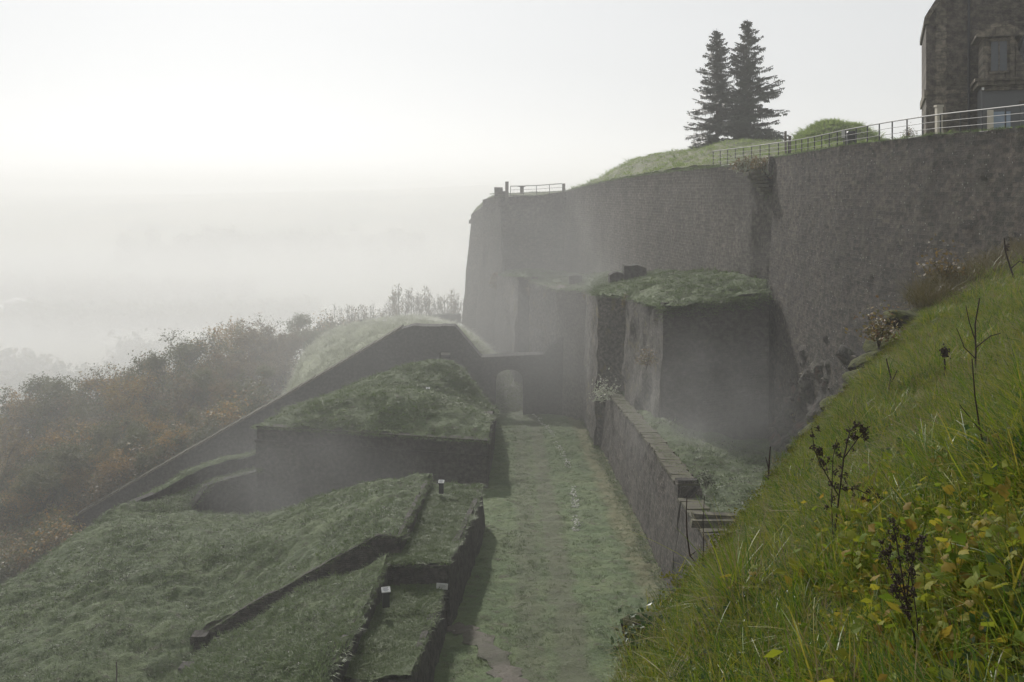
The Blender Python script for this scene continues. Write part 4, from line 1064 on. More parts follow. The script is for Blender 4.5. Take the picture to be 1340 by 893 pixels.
for i in range(11):
    lm = (M['leaf_orange'], M['leaf_green'], M['leaf_brown'], M['leaf_green'], M['leaf_orange'], M['leaf_brown'], M['leaf_green'], M['leaf_brown'], M['leaf_orange'], M['leaf_green'], M['leaf_brown'])[i]
    kinds.append((broadleaf(13, 300 + i, (9000, 10000, 7500, 9000, 8000, 4400, 11000, 2600, 6800, 9000, 6000)[i], lm, lsize=.25, bare=(0, 0, .12, .1, .12, .2, 0, .3, .1, .15, .2)[i]),
                  ('orange', 'olive green', 'brown', 'dark green', 'rusty orange', 'thin brown', 'dense green', 'nearly bare', 'golden brown', 'grey green', 'dull brown')[i]))
wood = []
def top_edge(u): return float(np.interp(u, [-60, 0, 40, 100, 150, 200, 232, 270, 300, 325, 360, 400, 430, 450], [530, 519, 500, 486, 478, 462, 452, 438, 425, 424, 418, 410, 404, 400]))
ti = 0
rdt = random.Random(5)
layers = [(142, 118), (149, 92), (157, 68), (167, 44), (178, 22), (190, 3)]
for li, (dd, off) in enumerate(layers):
    u = -150 + rdt.uniform(0, 15)
    while u < 440:
        d0 = dd + rdt.uniform(-3, 3)
        vt = top_edge(u) + off * (.95 if u < 330 else .5) + rdt.uniform(-9, 12) + (9 if u > 365 else 0)
        wallv = top_v(u)
        if vt < wallv - 22 and not (u > 372 and d0 < 176) and not (u > 345 and d0 < 165):
            x = (u - CU) / F * d0; zt = (HV - vt) / F * d0; g = hz(x, d0); h = zt - g
            h = min(max(h, 10.5), 19)
            (tm, cm), nm = kinds[rdt.randrange(11) if li > 1 else rdt.choice((0, 1, 4, 8, 6, 9, 1, 6, 2))]
            r_ = empty('autumn_tree', (x, d0, zt - h), rdt.uniform(0, 6.28)); s = h / 13
            r_.scale = (s * rdt.uniform(.95, 1.3), s * rdt.uniform(.95, 1.3), s)
            link('trunk', tm, r_); link('crown', cm, r_)
            wood.append((r_, nm, u, vt, li))
            ti += 1
        u += rdt.uniform(24, 38) * 150 / dd
wood.sort(key=lambda q: q[2])
for i, (o, nm, u, vt, li) in enumerate(wood):
    place = ('just behind the running wall', 'in the second row of the wood', 'in the third row of the wood', 'in the fourth row of the wood', 'near the skyline of the wood', 'on the misty skyline of the wood')[li]
    tag(o, '%s autumn tree %s' % (nm, place), 'tree', '%s autumn trees %s' % (nm, place))

# saplings, slim and mostly bare, behind the glacis
def sapling(h, seed, leaf=0):
    rd = random.Random(seed); mb = MB(); lv, lf = [], []
    for s_ in range(rd.choice((1, 2, 2))):
        b = Vector((rd.uniform(-.3, .3), rd.uniform(-.3, .3), -.3)); tip = b + Vector((rd.uniform(-.5, .5), rd.uniform(-.5, .5), h * rd.uniform(.8, 1)))
        pts = [b.lerp(tip, i / 6) + Vector((rd.uniform(-.06, .06), rd.uniform(-.06, .06), 0)) for i in range(7)]
        mb.tube(pts, [.05 * (1 - i / 7) + .014 for i in range(7)], 4, False)
        for k in range(22):
            t = rd.uniform(.25, .97); p = b.lerp(tip, t); a = rd.uniform(0, 6.28); ln = (1.15 - t) * h * rd.uniform(.15, .42)
            q = p + Vector((math.cos(a) * .45, math.sin(a) * .45, .9)) * ln
            m = p.lerp(q, .5) + Vector((math.cos(a), math.sin(a), 0)) * ln * .12
            mb.tube([p, m, q], [.026, .018, .010], 3, False)
            for w_ in range(2):
                a2 = a + rd.uniform(-1, 1); mb.tube([m, m + Vector((math.cos(a2) * .4, math.sin(a2) * .4, .8)) * ln * .5], [.014, .008], 3, False)
            for j in range(leaf):
                c = p.lerp(q, rd.uniform(.3, 1.1)) + Vector([rd.gauss(0, .16) for _ in range(3)]); bb = len(lv); s = rd.uniform(.12, .3)
                mm = Euler([rd.uniform(-3, 3) for _ in range(3)]).to_matrix()
                for z in ((-.5, 0, 0), (0, -.4, 0), (.5, 0, 0), (0, .4, 0)): lv.append(c + mm @ (Vector(z) * s))
                lf.append((bb, bb + 1, bb + 2, bb + 3))
    return mesh('trunk', mb.v, mb.f, M['bark'], True), (mesh('crown', lv, lf, M['leaf_brown']) if lf else None)
sk = [sapling(8, 500 + i, (0, 1, 0, 1, 1, 7, 2)[i]) for i in range(7)]
sp_u = [(446, 0), (452, 3), (458, 1), (463, 4), (469, 0), (474, 1), (479, 6), (485, 0), (490, 2), (496, 1), (502, 4), (508, 0), (514, 5), (519, 5), (525, 3), (531, 1), (537, 6), (543, 0), (548, 6), (553, 1), (558, 3), (563, 5), (569, 0), (574, 6), (579, 4), (584, 1), (589, 5), (594, 5), (598, 6), (604, 0), (440, 3), (434, 6), (428, 1), (516, 6), (560, 6)]
for i, (u, k) in enumerate(sp_u):
    vt = np.interp(u, [428, 445, 500, 520, 560, 600], [404, 394, 388, 366, 370, 372]) + rdt.uniform(-4, 10) + (6 if k in (0, 2) else 0)
    d0 = 184 + rdt.uniform(-5, 8); zb = -27.0; zt = (HV - vt) / F * d0; s = (zt - zb) / 8
    r_ = empty('sapling', ((u - CU) / F * d0, d0, zb), rdt.uniform(0, 6.28)); r_.scale = (s * 1.1, s * 1.1, s)
    link('trunk', sk[k][0], r_)
    if sk[k][1]: link('crown', sk[k][1], r_)
    nm = ('bare twiggy', 'nearly bare', 'bare slim', 'thin', 'thin', 'leafy brown', 'half leafless')[k]
    tag(r_, '%s sapling on the skyline above the pale glacis' % nm, 'sapling', '%s saplings above the glacis' % nm)

# two spruces
def spruce(name, u, vt, vb, d, seed, half, lab, skew=0, extra=()):
    rd = random.Random(seed); x = (u - CU) / F * d; zt = (HV - vt) / F * d; zb = (HV - vb) / F * d - 1.5; h = zt - zb
    r_ = empty(name, (x, d, zb)); tag(r_, lab, 'spruce')
    tb = MB().tube([(0, 0, -.5), (.05, 0, h * .3), (-.03, .02, h * .7), (0, 0, h)], [.30, .22, .11, .02], 7, False)
    v, f = [], []
    def spray(p, dr, ln, w_):
        n = max(3, int(ln / .26)); sd = Vector((-dr.y, dr.x, 0)).normalized()
        for i in range(n):
            t = i / n; c = p + dr * ln * t + Vector((0, 0, .15 * ln * (t * t) - .06 * t * ln))
            for sgn in (-1, 1):
                for k in range(3):
                    L = w_ * (1.1 - t * .7) * rd.uniform(.6, 1.2); e = c + sd * sgn * L * .8 + dr * L * .5 + Vector((0, 0, L * rd.uniform(-1.1, .35)))
                    q = (sd * .5 * sgn - dr).normalized() * .07 + Vector((0, 0, .05)); b = len(v)
                    v.extend([c - q, c + q, e + q * .4, e - q * .3]); f.append((b, b + 1, b + 2, b + 3))
    z = h * .06
    while z < h * .985:
        t = z / h; rad = half * (1 - t) ** .66 * (.5 + .45 * min(1, (t + .05) / .2)) 
        nb = 7 if t < .8 else 5
        for k in range(nb):
            a = rd.uniform(0, 6.283); ln = max(.35, rad * rd.uniform(.45, 1.2) * (1 + skew * math.cos(a)))
            if rd.random() < .2 and t < .75: continue
            el = -.22 + .55 * t + rd.uniform(-.22, .22)
            dr = Vector((math.cos(a) * math.cos(el), math.sin(a) * math.cos(el), math.sin(el)))
            p = Vector((0, 0, z + rd.uniform(-.2, .2))); q = p + dr * ln
            tb.tube([p, p.lerp(q, .5) + Vector((0, 0, -.05 * ln)), q + Vector((0, 0, .1 * ln))], [.055 * (1 - t) + .015, .03, .01], 3, False)
            spray(p + dr * ln * .12, dr, ln * .92, .5 + .4 * (1 - t))
            for s2 in range(int(ln / .7)):
                tt = rd.uniform(.3, .95); a2 = a + rd.choice((-1, 1)) * rd.uniform(.5, 1.0); d2 = Vector((math.cos(a2), math.sin(a2), math.sin(el) - .1))
                spray(p + dr * ln * tt, d2, (1.1 - tt) * ln * .5 + .2, .3)
        z += rd.uniform(.30, .46) * (1.0 if t < .7 else .8)
    for (a, z0, ln) in extra:
        dr = Vector((math.cos(a), math.sin(a) * .3, .42)).normalized(); p = Vector((0, 0, z0)); tb.tube([p, p + dr * ln], [.08, .02], 4, False)
        for k in range(9): spray(p + dr * ln * (k / 9), Vector((dr.x, rd.uniform(-.6, .6), rd.uniform(0, .6))).normalized(), 1.1, .5)
    link('trunk', mesh('trunk', tb.v, tb.f, M['bark'], True), r_); link('crown', mesh('crown', v, f, M['needles']), r_)
spruce('spruce', 938, 37, 196, 134, 21, 5.6, 'left and slightly shorter of the two tall spruces on the skyline')
spruce('spruce', 977.5, 25, 192, 130, 34, 6.0, 'right and taller of the two tall spruces with one branch reaching out', .12, ((0.0, 8.4, 5.0),))

# distant woods in the valley (they read as masses)
vp, vr, vs = [], [], []
tmesh = [leafclump(160, 5.5, 3.2, 700 + i, M['leaf_green'], .75) for i in range(4)]
for (u0, v0, u1, v1, d, n, wd) in ((-60, 462, 330, 452, 620, 260, 14), (-60, 448, 60, 452, 700, 60, 20), (110, 438, 135, 446, 640, 9, 8), (160, 442, 330, 436, 760, 120, 20), (-60, 408, 420, 398, 1050, 260, 35), (60, 492, 200, 480, 480, 90, 14),
                                   (-60, 385, 330, 378, 1300, 160, 40), (150, 352, 560, 350, 1700, 200, 60), (330, 420, 560, 408, 800, 90, 25), (-60, 480, 100, 474, 540, 120, 18)):
    for i in range(n):
        t = rng.random(); u = u0 + (u1 - u0) * t; d_ = d + rng.normal() * wd
        x = (u - CU) / F * d_; z = gz_at(G_v, x, d_); vp.append((x, d_, z + 3)); vr.append((0, 0, rng.random() * 6.28)); vs.append(rng.uniform(1.0, 2.1))
c_ = protos('far_tree_protos', tmesh)
scatter('distant_wood', c_, 4, vp, vr, vs, 'faint lines of trees and woods on the valley floor in the fog', 'woods')
def barn(u, d, wd, lab):
    x = (u - CU) / F * d; z = gz_at(G_v, x, d); r_ = empty('white_barn', (x, d, z - 1), .3); tag(r_, lab, 'barn')
    MB().box((0, 0, 3), (wd, 14, 6)).build('wall', M['plaster_w'], r_)
    MB().poly_prism([(-wd / 2 - .5, 6), (wd / 2 + .5, 6), (0, 10)], -8, 8).build('roof', M['roof_w'], r_)
M['plaster_w'] = plain('barn_wall', (.5, .5, .48), .8); M['roof_w'] = plain('white_sheet_roof', (.8, .8, .8), .3, 0, .05)
barn(2, 1150, 34, 'pale shining roofed barn at the left edge of the foggy valley')
barn(20, 1220, 22, 'smaller pale barn just right of the shining one in the valley')

# ================================================================== GRASS, HERBS AND LEAVES (real blades)
M['blade_mid'] = leafy('grass_blades_far', [(0.0640, 0.1089, 0.0273), (0.0915, 0.1436, 0.0385), (0.1189, 0.1683, 0.0561), (0.1006, 0.1436, 0.0401), (0.1372, 0.1683, 0.0681)], rough=.55, trans=.35)
M['blade_pale'] = leafy('grass_blades_pale', [(0.32, 0.34, 0.25), (0.42, 0.44, 0.34), (0.48, 0.5, 0.40), (0.30, 0.32, 0.22)], rough=.5, trans=.35)
M['blade_pale2'] = leafy('frosty_grass_blades', [(0.0962, 0.1421, 0.0498), (0.1225, 0.1705, 0.0728), (0.1575, 0.1989, 0.0997), (0.0787, 0.1231, 0.0383)], rough=.5, trans=.4)
M['herb_dark'] = leafy('dark_herbs', [(0.0492, 0.0615, 0.0328), (0.0697, 0.0820, 0.0451), (0.0902, 0.1025, 0.0656), (0.0738, 0.0615, 0.0410)], rough=.45, trans=.3)
M['blade_near'] = leafy('grass_blades_near', [(0.0375, 0.0938, 0.0050), (0.0750, 0.1500, 0.0075), (0.1375, 0.2063, 0.0100), (0.2250, 0.2562, 0.0175), (0.3000, 0.2625, 0.0375), (0.0625, 0.1375, 0.0075)], rough=.42, trans=.45, spec=.35)
M['blade_dry'] = leafy('dry_grass_blades', [(0.22, 0.17, 0.08), (0.28, 0.23, 0.12), (0.17, 0.12, 0.06)], rough=.6, trans=.3)
M['leaf_yellow'] = leafy('yellowing_leaves', [(0.25, 0.25, 0.02), (0.17, 0.22, 0.02), (0.11, 0.17, 0.015), (0.32, 0.29, 0.03), (0.26, 0.17, 0.03), (0.20, 0.23, 0.02), (0.13, 0.19, 0.02)], rough=.6, trans=.5, spec=.15)
M['leaf_small'] = leafy('small_green_leaves', [(0.035, 0.07, 0.018), (0.06, 0.10, 0.03), (0.05, 0.085, 0.03), (0.09, 0.13, 0.03)], rough=.34, trans=.4, spec=.55)
M['creeper'] = leafy('creeper_leaves', [(0.14, 0.12, 0.05), (0.20, 0.14, 0.05), (0.10, 0.10, 0.045), (0.22, 0.17, 0.06), (0.16, 0.07, 0.04)], rough=.55, trans=.3)

far_t = protos('far_tuft_protos', [tuft(24, .13, .24, .025, 1.3, 2, 800 + i, M['blade_mid']) for i in range(4)])
herb_t = protos('herb_protos', [tuft(26, .15, .28, .03, 1.4, 2, 820 + i, M['blade_mid']) for i in range(2)] + [leafclump(16, .26, .07, 830, M['herb_dark'], .22)] + [tuft(24, .14, .3, .03, 1.5, 2, 824 + i, M['blade_pale2']) for i in range(2)])
bright_t = protos('bright_tuft_protos', [tuft(18, .2, .3, .035, 1.2, 2, 880 + i, leafy('sun_tinted_grass_blades', [(0.17, 0.25, 0.06), (0.22, 0.30, 0.08), (0.27, 0.33, 0.11), (0.19, 0.25, 0.07)], trans=.55)) for i in range(3)])  # lighter blade colours stand in for sunlight on slopes turned away
pale_t = protos('pale_tuft_protos', [tuft(12, .4, .35, .05, 1.2, 2, 840 + i, M['blade_pale']) for i in range(3)])
def turf(name, G, n, coll, kk, lab, smin=.6, smax=1.3, seed=1, keep=None):
    p, nn = sample(G, n, seed)
    if keep is not None:
        k = keep(p); p = p[k]; nn = nn[k]
    cl = fbm(p, 2.2, seed + 70, 2)
    s = (smin + (smax * 1.55 - smin) * rng.random(len(p)) ** 2.2) * (1 + .55 * cl).clip(.3, 2)
    r = np.stack([-nn[:, 1] * .6 + rng.normal(0, .12, len(p)), nn[:, 0] * .6 + rng.normal(0, .12, len(p)), rng.uniform(0, 6.28, len(p))], 1)
    # rx,ry tilt then spin is approximate: tilt small
    return scatter(name, coll, kk, p, r, s, lab)
turf('ditch_grass', G_ditch, 26000, far_t, 4, 'short damp grass over the ditch floor', .3, .75, 1, lambda p: (np.abs(p[:, 0] - 2.9) > .7) | (rng.random(len(p)) < .35))
turf('bench_grass', G_bench, 9000, herb_t, 5, 'rough frosted grass on the bench behind the low wall', .6, 1.3, 2)
turf('redoubt_grass', G_mound, 11000, herb_t, 2, 'long soft grass over the redoubt mound', .6, 1.4, 3)
turf('earthwork_grass', np.array(G_a), 30000, herb_t, 5, 'rough herbs and grass over the big left earthwork', .4, 1.0, 4)
turf('lower_earthwork_grass', G_b, 10000, herb_t, 5, 'rough grass over the lower earthwork', .45, 1.0, 5)
turf('terrace_grass', G_t1, 5500, far_t, 4, 'grass on the upper narrow terrace', .5, 1.1, 6)
turf('terrace_grass', G_t2b, 2600, far_t, 4, 'grass on the lower narrow terrace', .45, 1.0, 7)
turf('crest_grass', G_cr, 5000, far_t, 4, 'bright grass on the thin crest left of the redoubt', .6, 1.2, 8)
turf('hollow_grass', G_t2, 3000, herb_t, 5, 'grass in the hollow below the crest', .5, 1.1, 9)
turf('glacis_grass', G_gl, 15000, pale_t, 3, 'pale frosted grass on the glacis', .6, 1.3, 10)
turf('casemate_grass', G_terr, 14000, herb_t, 5, 'grass and low scrub on top of the casemates', .5, 1.2, 11)
turf('rampart_grass', G_up, 14000, bright_t, 3, 'grass on the parapets above the rampart', .8, 1.7, 12)
turf('mound_grass', G_trav, 5000, bright_t, 3, 'grass on the round earth mound', .8, 1.5, 13)
turf('bastion_grass', G_bs, 1500, far_t, 4, 'grass on the end bastion slope', .6, 1.0, 14)
turf('bastion_grass', G_pf, 700, far_t, 4, 'grass on the small bastion platform', .9, 1.6, 15)

_m = G_gl.reshape(-1, 3)
pa, na = sample(G_gl, 60000, 16); k = (pa[:, 0] > -9) & (pa[:, 0] < 6) & (pa[:, 1] < 166); pa = pa[k]
scatter('sun_tinted_grass', bright_t, 3, pa, np.stack([rng.normal(0, .2, len(pa)), rng.normal(0, .2, len(pa)), rng.uniform(0, 6.28, len(pa))], 1), rng.uniform(.8, 1.7, len(pa)), 'grass tinted to look sunlit, rising behind the arched gateway')  # lighter tufts imitate sunlight on turf that stays shaded
# fringes of grass hanging over wall heads
def fringe(name, line, n, coll, kk, lab, spread=.25, s0=.6, s1=1.4, down=.1, seed=5):
    L = [Vector(p) for p in line]; seg = np.array([(b - a).length for a, b in zip(L[:-1], L[1:])]); cum = np.concatenate([[0], np.cumsum(seg)])
    r = np.random.default_rng(seed); pts = []
    for s in r.random(n) * cum[-1]:
        i = min(len(seg) - 1, int(np.searchsorted(cum, s) - 1)); i = max(i, 0); p = L[i].lerp(L[i + 1], (s - cum[i]) / seg[i])
        pts.append((p.x + r.normal() * spread, p.y + r.normal() * spread, p.z - abs(r.normal()) * down + .02))
    scatter(name, coll, kk, pts, np.stack([r.normal(0, .35, n), r.normal(0, .35, n), r.uniform(0, 6.28, n)], 1), r.uniform(s0, s1, n), lab)
fringe('hanging_grass', [BL['a'], BL['b']], 700, herb_t, 2, 'grass hanging over the head of the dark brick block', .25, .6, 1.3, .45, 1)
fringe('hanging_grass', [BL['b'], BL['c'], BL['d'], BL['e'], BL['f'], BL['g']], 500, herb_t, 5, 'grass along the heads of the casemate flanks', .2, .5, 1.1, .12, 31)
fringe('hanging_grass', [Vector(p) for p in RD[1:4]], 900, herb_t, 2, 'grass hanging over the redoubt cordon', .18, .5, 1.1, .1, 2)
fringe('hanging_grass', [P(257, 833, 53.9), P(330, 790, 53.9), P(400, 752, 53.9), P(494, 700.5, 53.9), P(524, 701, 53.9), P(540, 670, 59.5), P(564, 622.5, 73)], 600, far_t, 4, 'grass along the head of the long sloping wall', .12, .3, .65, .05, 3)
fringe('hanging_grass', [P(425, 915, 34), P(421, 889, 36.3), P(450, 842, 40), P(481, 789, 46.4), P(507, 729, 52.0)], 300, far_t, 4, 'grass along the ragged little wall', .12, .3, .6, .05, 4)
fringe('hanging_grass', [(-6.4, 51.9, T1z(52)), (-3.45, 51.9, T1z(51.8)), (-3.35, 56, T1z(56)), (-2.9, 62, T1z(62)), (-2.5, 67, T1z(67)), (-2.35, 72.6, T1z(72.6))], 500, far_t, 4, 'grass along the upper terrace wall', .10, .25, .5, .05, 5)
fringe('hanging_grass', [(-5.2, 39.5, T2z(39.4)), (-4.2, 39.5, T2z(39.4)), (-4.05, 43, T2z(43)), (-3.85, 47, T2z(47)), (-3.75, 51.5, T2z(51.6))], 260, far_t, 4, 'grass along the lower terrace wall', .10, .25, .5, .05, 6)
fringe('hanging_grass', RP[:7], 700, far_t, 4, 'thin grass along the rampart edge below the railing', .12, .3, .8, .02, 7)
fringe('hanging_grass', CP, 700, far_t, 4, 'grass along the curtain wall head', .25, .7, 1.4, .08, 8)
fringe('hanging_scrub', [(21.0, 89.2, 2.5), (21.8, 87.2, 2.2), (22.4, 85.2, 2.0)], 260, protos('scrub_protos', [leafclump(30, .4, .16, 850 + i, M['creeper']) for i in range(2)] + [tuft(14, .6, .3, .05, 1.2, 2, 855, M['blade_pale'])]), 3, 'pale dry scrub hanging over the notch at the rampart corner', .45, .8, 1.7, .35, 9)
fringe('wall_foot_herbs', [(lwx(d) - .9, d, floor_z(d) + .1) for d in (136, 110, 90, 75, 60, 50)], 900, herb_t, 5, 'weeds along the foot of the low wall', .3, .4, 1.3, 0, 10)

# chalk stones: pale broken line in the ditch turf
cst = protos('pebble_protos', [MB().box((0, 0, 0), (.2, .15, .08), jit=.04).me('pebble', M['chalk']) for i in range(3)])
pts = []
for i in range(700):
    t = rng.random(); v = 535 + 158 * t; ub = np.interp(v, [535, 560, 600, 640, 690], [689, 717, 741, 751, 754]) 
    if fbm(np.array([[v, 0, 0]]), 14, 3, 2)[0] < -.45: continue
    d_ = 18 * F / (v - 370); x = (ub - CU) / F * d_ + rng.normal() * .16; pts.append((x, d_, gz_at(G_ditch, x, d_) + .02))
n = len(pts); scatter('chalk_line', cst, 3, pts, rng.uniform(-.5, .5, (n, 3)) + np.array([0, 0, 3]) * rng.random((n, 1)), rng.uniform(.2, .75, n), 'broken line of small white stones running down the ditch turf')

# protruding rubble on the walls: real small stones
def rubble(wall, n, mat, smin, smax, lab, seed, side=None):
    st = [MB().box((0, 0, 0), (.30, .22, .14), jit=.035).me('rubble', mat) for i in range(4)]
    c = protos('rubble_protos', st); W = wall_points(wall, n, seed, side)
    pts = [p - nn * .02 for p, nn in W]
    rots = [(random.uniform(-.25, .25), random.uniform(-.2, .2), math.atan2(nn.y, nn.x) + math.pi / 2 + random.uniform(-.3, .3)) for p, nn in W]
    o = scatter('rubble', c, 4, pts, rots, rng.uniform(smin, smax, len(pts)), lab, parent=wall); return o
M['rubble'] = leafy('rubble_stone', [(0.03, 0.028, 0.025), (0.06, 0.055, 0.048), (0.10, 0.09, 0.078), (0.08, 0.07, 0.06), (0.16, 0.15, 0.135), (0.05, 0.045, 0.04), (0.30, 0.29, 0.27)], .9, 0.0, .2)
M['rubble_d'] = leafy('dark_rubble_stone', [(0.03, 0.026, 0.023), (0.07, 0.06, 0.05), (0.10, 0.085, 0.07), (0.14, 0.125, 0.105), (0.05, 0.042, 0.036)], .9, 0.0, .2)
left = lambda p: p.normal.x < -.3 or p.normal.y < -.3
rubble(rampart, 16000, M['rubble'], .5, 2.1, 'rough stones standing proud of the rampart face', 1, left)
rubble(curtain, 9000, M['rubble'], .6, 2.0, 'rough stones standing proud of the curtain face', 2, left)
rubble(low, 9000, M['rubble_d'], .4, 1.4, 'rough stones standing proud of the low wall face', 3, left)
rubble(rock, 500, M['rubble_d'], .8, 2.5, 'loose stones on the bedrock', 4, left)
rubble(scarp, 5000, M['rubble_d'], .3, 1.2, 'rough stones of the scarp', 6, left)

# creeper on the overgrown flanks
crp = protos('creeper_protos', [leafclump(34, .45, .17, 860 + i, M['creeper'], .35) for i in range(4)])
def creeper(objn, n, smin, smax, lab, seed, cond=None):
    o = bpy.data.objects[objn]; W = wall_points(o, n, seed, left)
    W = [(p, q) for p, q in W if fbm(np.array([tuple(p)]), 4.0, seed, 3)[0] > -.05 and (cond is None or cond(p))]
    scatter('creeper', crp, 4, [p for p, q in W], [(random.uniform(-.6, .6), random.uniform(-.6, .6), random.uniform(0, 6.28)) for _ in W], [random.uniform(smin, smax) for _ in W], lab)
fringe('wall_head_moss', [(lwx(d) + .5, d, lw_top(d) + .2) for d in (137, 110, 90, 75, 66, 57.5)], 1500, herb_t, 5, 'moss and short grass on the head of the low wall', .3, .12, .45, 0, 32)
creeper('overgrown_pier', 500, .5, 1.1, 'yellow creeper on the tall pale pier', 1)
creeper('casemate_flank', 260, .5, 1.0, 'dry creeper over the head of the rounded flank', 2, lambda p: p.z > -13)
creeper('long_flank', 260, .6, 1.3, 'creeper on the long flank above the gateway', 3)
creeper('far_flank', 900, .9, 2.2, 'autumn creeper and scrub under the end bastion', 4)
creeper('rampart_wall', 420, .3, .8, 'sparse creeper low on the rampart', 5, lambda p: p.z < -4.5 and p.y > 64)
creeper('rock_outcrop', 160, .4, .8, 'reddish creeper on the bedrock', 6)

# undergrowth of the autumn wood
sh = protos('bush_protos', [leafclump(420, 1.7, .34, 870 + i, (M['leaf_brown'], M['leaf_green'], M['leaf_orange'])[i % 3], .7) for i in range(5)])
pts = []
for i in range(1900):
    y = rng.uniform(137.5, 200); x = rng.uniform(-125, -24)
    u = x / y * F + CU
    if u > 340 and y < 178: continue
    pts.append((x, y, hz(x, y) + rng.uniform(0, 2.2)))
for i in range(420):
    y = rng.uniform(118, 138); u = rng.uniform(-130, 82); x = (u - CU) / F * y; pts.append((x, y, hz(x, 138) - .05 * (138 - y) + rng.uniform(-1.5, 1.0)))
n = len(pts); scatter('undergrowth', sh, 5, pts, np.stack([np.zeros(n), np.zeros(n), rng.uniform(0, 6, n)], 1), rng.uniform(.6, 1.5, n), 'brown undergrowth on the wooded slope behind the running wall')

# ================================================================== NEAR BANK: blades, herbs, leaves, dead stalks
near_t = protos('near_tuft_protos', [tuft(24, .20, .10, .007, .85, 5, 900 + i, M['blade_near']) for i in range(5)] + [tuft(9, .24, .10, .006, .8, 5, 910, M['blade_dry'])])
mid_t = protos('bank_tuft_protos', [tuft(24, .20, .15, .012, .9, 4, 920 + i, M['blade_near']) for i in range(4)] + [tuft(10, .26, .14, .010, 1.3, 3, 930, M['blade_dry'])])
long_t = protos('long_tuft_protos', [tuft(14, .42, .07, .010, .75, 7, 940 + i, M['blade_near']) for i in range(3)])
small_t = protos('small_leaf_protos', [leafclump(46, .10, .030, 950 + i, M['leaf_small'], .35) for i in range(3)])
def bank_pts(n, y0, y1, seed, omax=8.0, clump=None, thr=-2):
    r = np.random.default_rng(seed); m = (G_bank[:, 0, 1] >= y0) & (G_bank[:, 0, 1] <= y1)
    p, nn = sample(G_bank[m], n, seed)
    u = p[:, 0] / np.maximum(p[:, 1], .2) * F + CU
    v = HV - p[:, 2] / np.maximum(p[:, 1], .2) * F
    k = (u < 1440) & (v < 990)
    p, nn = p[k], nn[k]
    if clump: q = fbm(p, clump, seed, 2) > thr; p, nn = p[q], nn[q]
    return p, nn
def bank_scatter(name, coll, kk, p, nn, s0, s1, lab, tilt=.25, sink=.0):
    n = len(p)
    # lean a little down the slope (towards -x)
    rot = np.stack([rng.normal(0, .15, n), -np.abs(rng.normal(0, tilt, n)) - .1, rng.uniform(-2.2, 2.2, n)], 1)
    big = (1 + .55 * fbm(p, .7, 33, 3)).clip(.35, 2) * np.clip(.45 + (p[:, 0] - np.interp(p[:, 1], BY, BX)) * .7, .4, 1)
    pp = p.copy(); pp[:, 2] -= sink
    return scatter(name, coll, kk, pp, rot, rng.uniform(s0, s1, n) * big, lab)
p, nn = bank_pts(16000, 1.9, 7.5, 1); bank_scatter('bank_grass', near_t, 6, p, nn, .6, 1.35, 'wet green grass blades of the near bank')
p, nn = bank_pts(24000, 7.5, 16, 2); bank_scatter('bank_grass', mid_t, 5, p, nn, .55, 1.25, 'green grass of the middle bank')
p, nn = bank_pts(26000, 16, 30, 3); bank_scatter('bank_grass', mid_t, 5, p, nn, .8, 1.6, 'green grass of the upper bank')
p, nn = bank_pts(18000, 30, 48, 4); bank_scatter('bank_grass', mid_t, 5, p, nn, 1.1, 2.2, 'green and brown grass at the top of the bank')
p, nn = bank_pts(2600, 2.6, 9, 5, clump=1.2, thr=.05); bank_scatter('long_grass', long_t, 3, p, nn, .5, 1.05, 'long arching grass leaves near the camera')
p, nn = bank_pts(16000, 2.5, 14, 6, clump=.9, thr=.0); bank_scatter('small_herbs', small_t, 3, p, nn, .6, 1.3, 'shining small leaved herbs among the grass', .2)
def bank_sel(p, u0, u1, v0, v1):
    u = p[:, 0] / p[:, 1] * F + CU; v = HV - p[:, 2] / p[:, 1] * F; return (u > u0) & (u < u1) & (v > v0) & (v < v1)
yl_t = protos('yellow_leaf_protos', [leafclump(20, .12, .055, 980 + i, M['leaf_yellow'], .5) for i in range(4)])
p, nn = bank_pts(9000, 2.2, 7.5, 8, clump=.5, thr=-.05); k = bank_sel(p, 1060, 1400, 640, 960); bank_scatter('yellow_leaves', yl_t, 4, p[k], nn[k], .5, 1.2, 'small yellow green leaves among the grass at the lower right', .3)
straw_t = protos('straw_protos', [tuft(14, .34, .12, .006, 1.0, 5, 985 + i, M['blade_dry']) for i in range(3)] + [leafclump(24, .12, .04, 988, leafy('rotting_leaves', [(.05, .03, .015), (.09, .05, .02), (.03, .02, .012)], trans=.1), .3)])
p, nn = bank_pts(5200, 2.2, 20, 9, clump=.8, thr=.1); bank_scatter('dead_straw', straw_t, 4, p, nn, .5, 1.2, 'dead straw and rotting leaves matted in the turf', .4)
moss_t = protos('moss_protos', [leafclump(60, .09, .022, 960 + i, leafy('yellow_moss', [(.12, .13, .015), (.17, .17, .02), (.09, .11, .02)], rough=.9, trans=.2, spec=.05), .18) for i in range(2)])
el = []
for y in np.linspace(6.6, 30, 60): el.append((np.interp(y, BY, BX) + .02, y, np.interp(y, BY, BZ) - .02))
fringe('edge_moss', el, 2400, moss_t, 2, 'yellow green moss cushions along the bank edge', .08, .5, 1.3, .04, 21)
fringe('edge_grass', [(x + .12, y, z) for x, y, z in el], 1800, mid_t, 5, 'grass leaning over the bank edge', .12, .35, .8, .02, 22)
fringe('edge_grass', [(np.interp(y, BY, BX) + .3, y, np.interp(y, BY, BZ)) for y in np.linspace(27.5, 42, 20)], 1700, protos('brown_tuft_protos', [tuft(22, .55, .3, .018, 1.0, 3, 970 + i, leafy('brown_grass_blades', [(.10, .085, .035), (.14, .115, .05), (.07, .07, .025), (.16, .12, .06)], trans=.3)) for i in range(2)]), 2, 'tall brown grass along the upper bank edge', .45, .5, 1.3, .0, 23)

